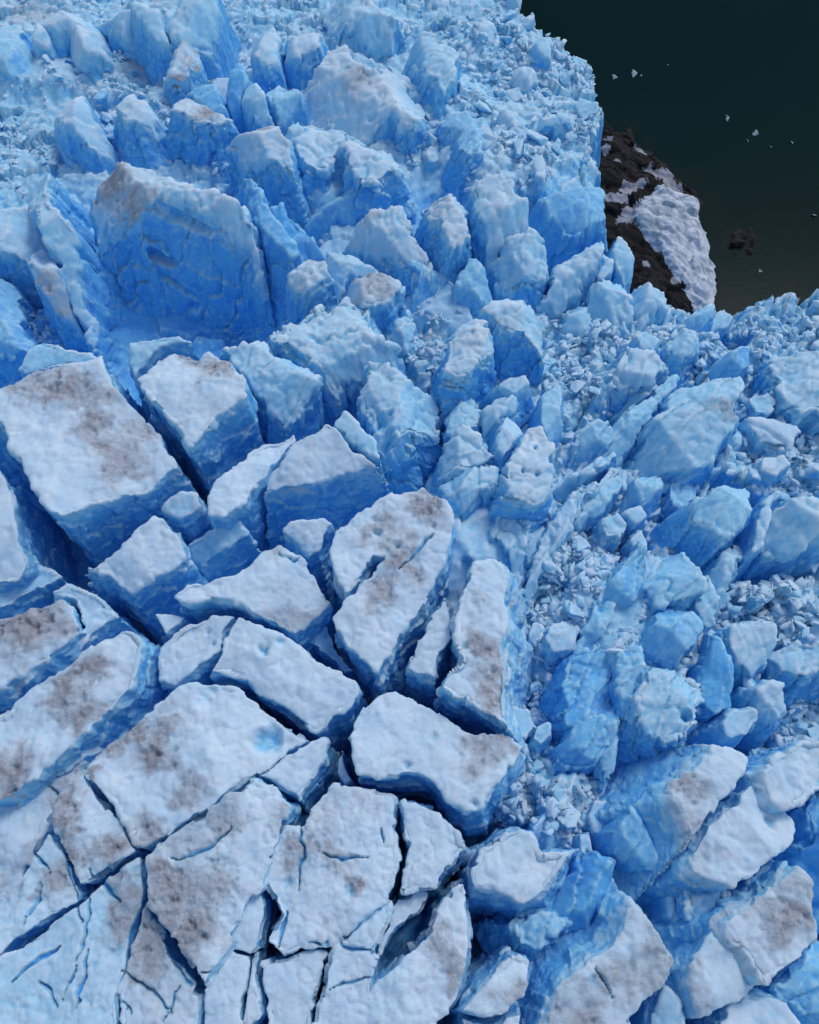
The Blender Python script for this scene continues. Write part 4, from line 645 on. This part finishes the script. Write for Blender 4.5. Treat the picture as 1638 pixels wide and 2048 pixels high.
# ------------------------------------------------------------------ water, rock point, stranded snow
ROCK_PX = [(1195,205),(1222,228),(1262,255),(1300,292),(1358,345),(1408,388),(1428,430),(1440,480),(1447,530),(1448,600),(1440,650),(1380,700),(1200,660),(1120,500),(1130,300)]
RK = [tuple(at(a, b, WATER)[:2]) for a, b in ROCK_PX]
SHOALS = [(1487,487,34,1.),(1500,465,20,.8),(1470,520,34,.7),(1425,400,26,.9),(1440,450,26,.9),(1400,360,20,.7),(1445,540,20,.8),(1622,530,30,.9),(1600,560,36,.7),(1560,590,30,.6),(1240,240,14,.7),(1310,295,14,.6)]
gxx = np.concatenate([np.linspace(-3000, -60, 30), np.arange(-40, 221, 2.), np.linspace(240, 3000, 30)]); gyy = np.concatenate([np.linspace(-3000, 20, 30), np.arange(40, 301, 2.), np.linspace(330, 5000, 40)])
A, B = np.meshgrid(gxx, gyy); s_ = A.shape; a, b = A.ravel(), B.ravel()
i_ = np.arange(len(a)).reshape(s_); qq = np.stack([i_[:-1, :-1].ravel(), i_[:-1, 1:].ravel(), i_[1:, 1:].ravel(), i_[1:, :-1].ravel()], 1)
m = mesh_np('lake_water', np.stack([a, b, 0 * a + WATER], 1), qq)
sh = np.zeros(len(a))
for u, v, rad, s in SHOALS:
    c_ = at(u, v, WATER)[:2]; R_ = rad * .13
    sh = np.maximum(sh, s * np.exp(-((a - c_[0]) ** 2 + ((b - c_[1]) / 1.3) ** 2) / R_ ** 2))
dr = dline(a, b, RK, True); sh = np.maximum(sh, .9 * (1 - sst(0, 4.5, dr)))
setattr_f(m, 'shoal', sh); smooth(m)
link('water', m, LAKE, None, kind='structure', label='dark green lake water')
mfl = mesh_np('lake_bed', [(-3000, -3000, -62), (3000, -3000, -62), (3000, 5000, -62), (-3000, 5000, -62)], [(0, 1, 2, 3)])
link('lake_bed', mfl, ROCK, None, kind='structure', label='dark bed under the lake')

def rock_z(x, y):
    ins = inside(x, y, RK); d = dline(x, y, RK, True); p = np.stack([x, y, 0 * x], 1)
    sdr = np.where(ins, d, -d) + fbm(p, 5, 3, 4) * 1.3
    ca, sa = math.cos(math.radians(-43)), math.sin(math.radians(-43))
    pr = np.stack([x * ca + y * sa, (-x * sa + y * ca) * 3.5, 0 * x], 1)
    zz = WATER - .6 + 4.2 * sst(-1, 15, sdr) + sst(-.5, 4, sdr) * (fbm(pr, 5, 5, 8, .55) * .6 + fbm(p, 9, 3, 2) * .9)
    f, _ = facets(p, 4.5, 9, 2, .4, .15)
    zz = zz + f * .6 * sst(0, 5, sdr)
    return np.where(sdr < -1, WATER - 4 + 2 * sst(-6, -1, sdr), zz)
rx = np.array([t[0] for t in RK]); ry = np.array([t[1] for t in RK])
gx2 = np.arange(rx.min() - 6, rx.max() + 6, .35); gy2 = np.arange(ry.min() - 6, ry.max() + 6, .35)
A, B = np.meshgrid(gx2, gy2); s_ = A.shape; a, b = A.ravel(), B.ravel(); zr = rock_z(a, b)
i_ = np.arange(len(a)).reshape(s_); qq = np.stack([i_[:-1, :-1].ravel(), i_[:-1, 1:].ravel(), i_[1:, 1:].ravel(), i_[1:, :-1].ravel()], 1)
m = mesh_np('rock_point', np.stack([a, b, zr], 1), qq); sn = np.zeros(len(a))
for u, v, rad, s in [(1281,292,9,1.6),(1275,285,7,1.6),(1288,300,7,1.5),(1215,280,12,1.1),(1210,300,10,1.1),(1325,345,22,1.25),(1345,365,22,1.2),(1300,335,14,1.),(1258,380,20,1.2),(1280,370,14,1.1),(1240,400,18,1.1),(1262,428,20,1.2),(1290,415,18,1.2),(1222,395,12,1.1),(1245,440,16,1.05),(1290,535,8,1.1),(1235,325,8,1.),(1352,560,9,1.),(1285,450,14,1.)]:
    c_ = at(u, v, WATER + 3)[:2]; R_ = rad * .165
    sn = np.maximum(sn, s * np.exp(-((a - c_[0]) ** 2 + ((b - c_[1])) ** 2) / R_ ** 2))
setattr_f(m, 'snow', sn); smooth(m)
link('rock_headland', m, ROCK, None, kind='structure', label='dark brown rock point with streaks of snow between glacier and lake')
# small wave washed rock off the point
SR = [tuple(at(u, v, WATER)[:2]) for u, v in [(1470,470),(1482,458),(1500,462),(1510,480),(1505,500),(1488,508),(1472,496)]]
def islet(name, pxs, top, label, cat, mat, vox, amp=.5, s=3):
    pts = [at(u, v, WATER) for u, v in pxs]; c_ = np.mean(pts, 0)
    bm = bmesh.new(); lo = [bm.verts.new((c_[0] + (p[0] - c_[0]) * 1.15, c_[1] + (p[1] - c_[1]) * 1.15, WATER - 1.6)) for p in pts]
    mi = [bm.verts.new((p[0], p[1], WATER + top * .25)) for p in pts]; hi = [bm.verts.new((c_[0] + (p[0] - c_[0]) * .5, c_[1] + (p[1] - c_[1]) * .5, WATER + top)) for p in pts]
    n = len(pts); bm.faces.new(hi); bm.faces.new(lo[::-1])
    for A_, B_ in ((hi, mi), (mi, lo)):
        for k in range(n): bm.faces.new((A_[(k + 1) % n], A_[k], B_[k], B_[(k + 1) % n]))
    bmesh.ops.recalc_face_normals(bm, faces=bm.faces[:])
    bmesh.ops.triangulate(bm, faces=bm.faces[:]); m = bpy.data.meshes.new(name); bm.to_mesh(m); bm.free(); m = remesh(m, vox)
    V = coords(m); N = vnormals(m); f, _ = facets(V, 1.6 * amp * 2, s, 3, .5, .2)
    V = V + N * (f * amp * .6 + fbm(V, 1.2, 3, s) * amp * .3)[:, None]; m.vertices.foreach_set('co', V.astype(np.float32).ravel()); m.update(); smooth(m)
    return link(name, m, mat, None, label=label, category=cat)
islet('shore_rock', [(1462,476),(1478,455),(1490,468),(1502,456),(1514,480),(1500,492),(1504,508),(1484,500),(1470,512)], .5, 'low dark rock just breaking the lake surface off the headland', 'rock', ROCK, .35, 1.1)
# debris snow lying on the rock
SNP = [(1300,392),(1322,372),(1352,366),(1392,388),(1414,420),(1426,462),(1440,505),(1444,560),(1438,612),(1410,625),(1392,600),(1350,552),(1312,502),(1282,462),(1268,438),(1282,412)]
SW = [tuple(at(u, v, WATER + 3.5)[:2]) for u, v in SNP]
rx = np.array([t[0] for t in SW]); ry = np.array([t[1] for t in SW])
gx3 = np.arange(rx.min() - 2, rx.max() + 2, .3); gy3 = np.arange(ry.min() - 2, ry.max() + 2, .3)
A, B = np.meshgrid(gx3, gy3); s_ = A.shape; a, b = A.ravel(), B.ravel(); p = np.stack([a, b, 0 * a], 1)
d = dline(a, b, SW, True); sdd = np.where(inside(a, b, SW), d, -d) + fbm(p, 3, 4, 6) * .7
zb = np.maximum(rock_z(a, b), WATER - .3)
zz = zb + 1.0 * sst(-.2, 2.0, sdd) + sst(0, 1.5, sdd) * fbm(p, 3.2, 7, 7, .75) * .14 - 1.0 * (1 - sst(-.9, -.1, sdd))
i_ = np.arange(len(a)).reshape(s_); qq = np.stack([i_[:-1, :-1].ravel(), i_[:-1, 1:].ravel(), i_[1:, 1:].ravel(), i_[1:, :-1].ravel()], 1)
qq = qq[(sdd[qq] > -1.2).all(1)]; us = np.unique(qq); mp2 = np.full(len(a), -1); mp2[us] = np.arange(len(us))
m = mesh_np('snow_patch', np.stack([a, b, zz], 1)[us], mp2[qq]); ml = np.zeros(len(us)); au, bu = a[us], b[us]
for u, v, rad, s in [(1368,425,9,1.),(1335,420,12,.7),(1312,418,9,.7),(1358,470,8,1.),(1412,512,9,.6),(1300,450,14,.6),(1315,470,8,.5),(1330,478,5,.7),(1385,545,6,.5),(1355,505,6,.4)]:
    c_ = at(u, v, WATER + 5)[:2]; R_ = rad * .16; ml = np.maximum(ml, s * np.exp(-((au - c_[0]) ** 2 + (bu - c_[1]) ** 2) / R_ ** 2))
setattr_f(m, 'melt', np.clip(ml, 0, 1)); smooth(m)
link('snow_patch', m, SNOW, None, label='elongated patch of rough old snow lying on the dark headland', category='snow patch')
# pieces floating on the lake
FL = [((1018,7),9,'faint ice piece cut off by the top edge of the lake'),((1228,156),8,'small pointed floe nearest the glacier brink'),((1268,149),12,'pyramid shaped floe beside the small pointed one'),
      ((1457,240),11,'square pale floe in the middle of the dark lake'),((1511,268),10,'ragged floe right of the square pale one'),((1494,283),6,'tiny round floe under the ragged floe'),
      ((1582,285),7,'tiny floe nearest the right edge in the upper water'),((1521,544),7,'small floe in the water below the shore rock'),((1628,431),8,'dim floe at the right edge of the lake'),((1283,151),3,'speck sized floe right of the pyramid shaped one'),
      ((1453,231),3,'speck sized floe touching the square pale one'),((1542,294),3,'speck sized floe right of the tiny round floe'),((1336,130),2.5,'lone speck sized floe above the middle of the lake')]
# ------------------------------------------------------------------ loose pieces
def chunk_proto(seed, hi):
    r_ = np.random.RandomState(seed); pts = r_.normal(size=(10 if hi else 9, 3)); pts /= np.linalg.norm(pts, axis=1)[:, None]; pts *= np.array([1, r_.uniform(.65, 1), r_.uniform(.5, .8)]) * r_.uniform(.8, 1.05, (len(pts), 1))
    bm = bmesh.new(); [bm.verts.new(p) for p in pts]; bmesh.ops.convex_hull(bm, input=bm.verts[:])
    bmesh.ops.delete(bm, geom=[v for v in bm.verts if not v.link_faces], context='VERTS')
    if not hi: bmesh.ops.bevel(bm, geom=bm.edges[:], offset=.06, segments=1, affect='EDGES'); bmesh.ops.triangulate(bm, faces=bm.faces[:])
    m = bpy.data.meshes.new('ice_chunk'); bm.to_mesh(m); bm.free()
    if hi:
        m = remesh(m, .075); V = coords(m); N = vnormals(m); o = seed * 5.3
        V = V + N * (fbm(V + o, .7, 3, 3) * .045 + facets(V + o, .6, 4, 3, .3, .07)[0] * .22)[:, None]; m.vertices.foreach_set('co', V.astype(np.float32).ravel()); m.update()
        N = vnormals(m); setattr_f(m, 'crust', (.2 + .8 * sst(-.3, .9, N[:, 2] + .2 * fbm(V + o, .8, 2, 6))) * (.45 + .55 * r_.rand())); setattr_f(m, 'dirt', np.zeros(len(V))); smooth(m)
    return m
rnd = random.Random(4)
for n_, ((u, v), rad, lab) in enumerate(FL):
    m = chunk_proto(200 + n_, False); m.name = 'ice_floe'; P = at(u, v, WATER); r_ = rad * P[1] / 1500.
    o = link('ice_floe', m, FLOE, None, label=lab, category='ice floe', group='floes on the lake')
    o.location = (P[0], P[1], WATER + .12 * r_); o.scale = (r_ * 1.15, r_ * .95, r_ * .6); o.rotation_euler = (rnd.uniform(-.3, .3), rnd.uniform(-.3, .3), rnd.uniform(0, 6))
Z = {  # region outline (px), count weight, size range, height used to unproject
 'upper right': ([(830,0),(980,0),(1060,70),(1110,120),(1195,145),(1206,300),(1180,330),(1100,350),(1040,340),(960,330),(880,340),(860,260),(900,170),(830,60),(700,60),(700,0)], 1.0, 'pale ice chunk in the loose slope above the lake at the upper right', 'chunks of the upper right slope'),
 'bowl': ([(200,60),(330,60),(520,110),(560,150),(450,330),(330,300),(200,280),(60,120)], .8, 'pale ice chunk strewn over the upper left bowl', 'chunks of the upper left bowl'),
 'left': ([(-20,250),(80,250),(140,300),(20,340),(60,470),(130,620),(180,700),(60,700),(-20,680)], .35, 'pale ice chunk in the left edge hollow beside the huge serac', 'chunks at the left edge'),
 'centre': ([(815,650),(880,640),(900,760),(960,880),(880,900),(860,760),(810,720)], .12, 'small blue chunk in the pocket between the central seracs', 'chunks of the central pocket'),
 'north east': ([(1110,660),(1260,640),(1420,640),(1500,630),(1660,625),(1660,690),(1540,680),(1420,735),(1300,800),(1180,850),(1120,800)], .9, 'pale ice chunk on the rubble ground south of the dark headland', 'chunks south of the headland'),
 'east': ([(1490,700),(1540,690),(1570,810),(1660,840),(1660,1290),(1560,1260),(1450,1240),(1480,1130),(1560,1100),(1540,960),(1420,940),(1470,850)], 1.1, 'pale ice chunk in the wide rubble slope at the right edge', 'chunks of the right edge slope'),
 'column': ([(1130,1060),(1240,1000),(1330,960),(1380,1000),(1350,1080),(1240,1120),(1180,1240),(1110,1330),(1060,1300),(1050,1180)], .8, 'blue ice chunk in the rubble trough right of the smooth central flank', 'chunks of the central trough'),
 'lower column': ([(1020,1450),(1060,1340),(1120,1350),(1130,1460),(1240,1540),(1260,1680),(1140,1700),(1060,1650),(960,1640)], .7, 'blue ice chunk in the fragment field beside the pyramid shaped serac', 'chunks of the fragment field'),
 'south east': ([(1280,1720),(1400,1700),(1470,1790),(1380,1880),(1300,1800)], .2, 'blue chunk between the wedge shaped serac and the massive grey block', 'chunks of the lower right gully'),
 'right': ([(1400,1220),(1660,1230),(1660,1480),(1520,1500),(1420,1470),(1480,1420),(1460,1300)], .5, 'ice chunk in the blue jumble around the flat diamond plate', 'chunks around the diamond plate'),
 'low': ([(1010,1790),(1130,1740),(1150,1800),(1120,1900),(1060,1900),(960,1850)], .15, 'dark blue chunk in the hollow under the white winged block', 'chunks under the winged block')}
mu, mv = np.meshgrid(np.arange(-80, 1720, 3.), np.arange(-60, 2110, 3.)); MASK = np.zeros(mu.shape, bool)
for b_ in BLOCKS: MASK |= inside(mu, mv, b_)
R3 = np.random.RandomState(7)
def spots(poly, n, zr_=-6):
    xs = [p[0] - 25 for p in poly] + [max(p[0] for p in poly) + 25]; ys = [p[1] - 25 for p in poly] + [max(p[1] for p in poly) + 25]; out = []
    while sum(len(o_) for o_ in out) < n:
        u = R3.uniform(max(min(xs), -70), min(max(xs), 1700), n * 2 + 50); v = R3.uniform(min(ys), max(ys), n * 2 + 50)
        q_ = np.stack([u, v, 0 * u], 1); k = inside(u + 22 * fbm(q_, 40, 2, 3), v + 22 * fbm(q_, 40, 2, 8), poly) & ~MASK[((v + 60) / 3).astype(int), ((u + 80) / 3).astype(int)]; u, v = u[k], v[k]
        zz = np.full(len(u), float(zr_)); dx = (u - CX) / FPX; dy = -(v - CY) / FPX
        ry_, rz_ = dy * math.cos(TILT) + math.sin(TILT), dy * math.sin(TILT) - math.cos(TILT)
        for _ in range(4):
            t = (zz - HC) / rz_; X_, Y_ = dx * t, ry_ * t
            zz = ZG[np.clip(((Y_ - gy[0]) / step + .5).astype(int), 0, shp[0] - 1), np.clip(((X_ - gx[0]) / step + .5).astype(int), 0, shp[1] - 1)]
        k = (zz > -22) & ((n < 400) | (fbm(np.stack([X_, Y_, 0 * X_], 1), 7, 2, 61) > R3.uniform(-.7, .4, len(X_)))); out.append(np.stack([X_, Y_, zz, u, v], 1)[k])
    return np.concatenate(out)[:n]
PRO = [chunk_proto(s, True) for s in range(14)]
R2 = random.Random(11)
tot = sum(v[1] for v in Z.values()); big = []
# every larger loose piece is named after the block it lies by, its side of it and its size there
import re
def short(lab):
    w_ = re.split(r' (?:with|at|above|below|beside|under|between|behind|left|right|beneath|across|near|along|over|in|of|south|amid|squeezed|standing|lying|leaning|stacked|touching|hugging|ending|closest|cut|framed|filling|from|tapering|split|wedged|on|pinched|inside|jutting|reaching|running|continuing|topping|facing|pointing|against|like) ', lab)[0].split()
    return ' '.join(w_[:7])
TOPS = [(o_['label'], np.mean(np.clip(np.array(p_, float), -40, 2080), 0)) for o_, p_ in zip(SERACS, BLOCKS)]
for nm, (poly, wgt, lab, grp) in Z.items():
    want = int(270 * wgt / tot); cand = spots(poly, want * 14); n_ = 0
    for sp in cand:
        if n_ >= want: break
        s_ = R2.choice((.8, .95, 1.1, 1.3, 1.6, 2.1)) * {'bowl': 2., 'upper right': 1.8, 'east': 1.3, 'right': 1.4}.get(nm, 1)
        if any((sp[0] - b_[0]) ** 2 + (sp[1] - b_[1]) ** 2 < (.75 * (s_ + b_[2])) ** 2 for b_ in big): continue
        n_ += 1
        near = min(TOPS, key=lambda t: (t[1][0] - sp[3]) ** 2 + (t[1][1] - sp[4]) ** 2)
        dx, dy = sp[3] - near[1][0], sp[4] - near[1][1]
        side = ('right of' if dx > 0 else 'left of') if abs(dx) > abs(dy) else ('below' if dy > 0 else 'above')
        big.append((sp[0], sp[1], s_, sp[2], side, near[0], grp))
keys = {}
for b_ in big: keys.setdefault((b_[4], b_[5]), []).append(b_)
RANK = ['largest', 'second largest', 'third largest', 'fourth largest', 'fifth largest', 'sixth largest', 'seventh largest', 'eighth largest', 'ninth largest', 'tenth largest']
for (side, nl), L in keys.items():
    L.sort(key=lambda b_: -b_[2])
    for k, (bx, by, s_, bz, _, _, grp) in enumerate(L):
        s_ *= 1 - .012 * k
        lab = ('%s loose chunk %s the %s' % (RANK[k] if k < 10 else 'small', side, short(nl))) if len(L) > 1 else 'loose ice chunk %s the %s' % (side, short(nl))
        o = link('ice_chunk', R2.choice(PRO), ICE, None, label=lab, category='ice chunk', group=grp)
        o.location = (bx, by, bz + .25 * s_); o.rotation_euler = (R2.uniform(-.6, .6), R2.uniform(-.6, .6), R2.uniform(0, 6.3))
        o.scale = (s_ * R2.uniform(.95, 1.2), s_, s_ * R2.uniform(.8, 1.1))
# the countless small pieces: one object
small = []
for s in range(14):
    m = chunk_proto(100 + s, False); v = coords(m); f = np.empty(len(m.polygons) * 3, np.int32); m.polygons.foreach_get('vertices', f); small.append((v, f.reshape(-1, 3))); bpy.data.meshes.remove(m)
VV, FF, CR, off = [], [], [], 0
ZB = dict(Z)
ZB['icefall'] = ([(-40,-60),(980,-60),(1200,150),(1215,470),(1350,600),(1100,700),(850,720),(560,640),(520,520),(400,300),(140,300),(60,700),(-40,720)], 2.6, '', '')
ZB['sheared east'] = ([(1040,700),(1640,640),(1640,2040),(1050,2040),(960,1700),(1070,1300),(1100,1000)], 1.3, '', '')
tot = sum(v_[1] for v_ in ZB.values())
for nm, (poly, wgt, lab, grp) in ZB.items():
    for sp in spots(poly, int(20000 * wgt / tot)):
        v, f = small[R2.randrange(14)]; s_ = .16 + 1.4 * R2.random() ** 4.5
        e = np.array([[math.cos(t), -math.sin(t)] for t in (R2.uniform(0, 6.3),)] ); c_, sn_ = e[0][0], -e[0][1]
        tl = R2.uniform(-1.2, 1.2); v2 = v * s_ * np.array([R2.uniform(.9, 1.3), R2.uniform(.8, 1.), R2.uniform(.6, .95)])
        v2 = np.stack([v2[:, 0], v2[:, 1] * math.cos(tl) - v2[:, 2] * math.sin(tl), v2[:, 1] * math.sin(tl) + v2[:, 2] * math.cos(tl)], 1)
        v2 = np.stack([v2[:, 0] * c_ - v2[:, 1] * sn_, v2[:, 0] * sn_ + v2[:, 1] * c_, v2[:, 2]], 1) + np.array([sp[0], sp[1], sp[2] + R2.uniform(-.35, .5) * s_])
        VV.append(v2); FF.append(f + off); off += len(v); CR.append(np.full(len(v), R2.uniform(.3, .85)))
m = mesh_np('ice_rubble', np.concatenate(VV), np.concatenate(FF)); setattr_f(m, 'crust', np.concatenate(CR)); setattr_f(m, 'dirt', np.zeros(off))
link('ice_rubble', m, ICE, None, kind='stuff', label='countless small broken ice fragments')
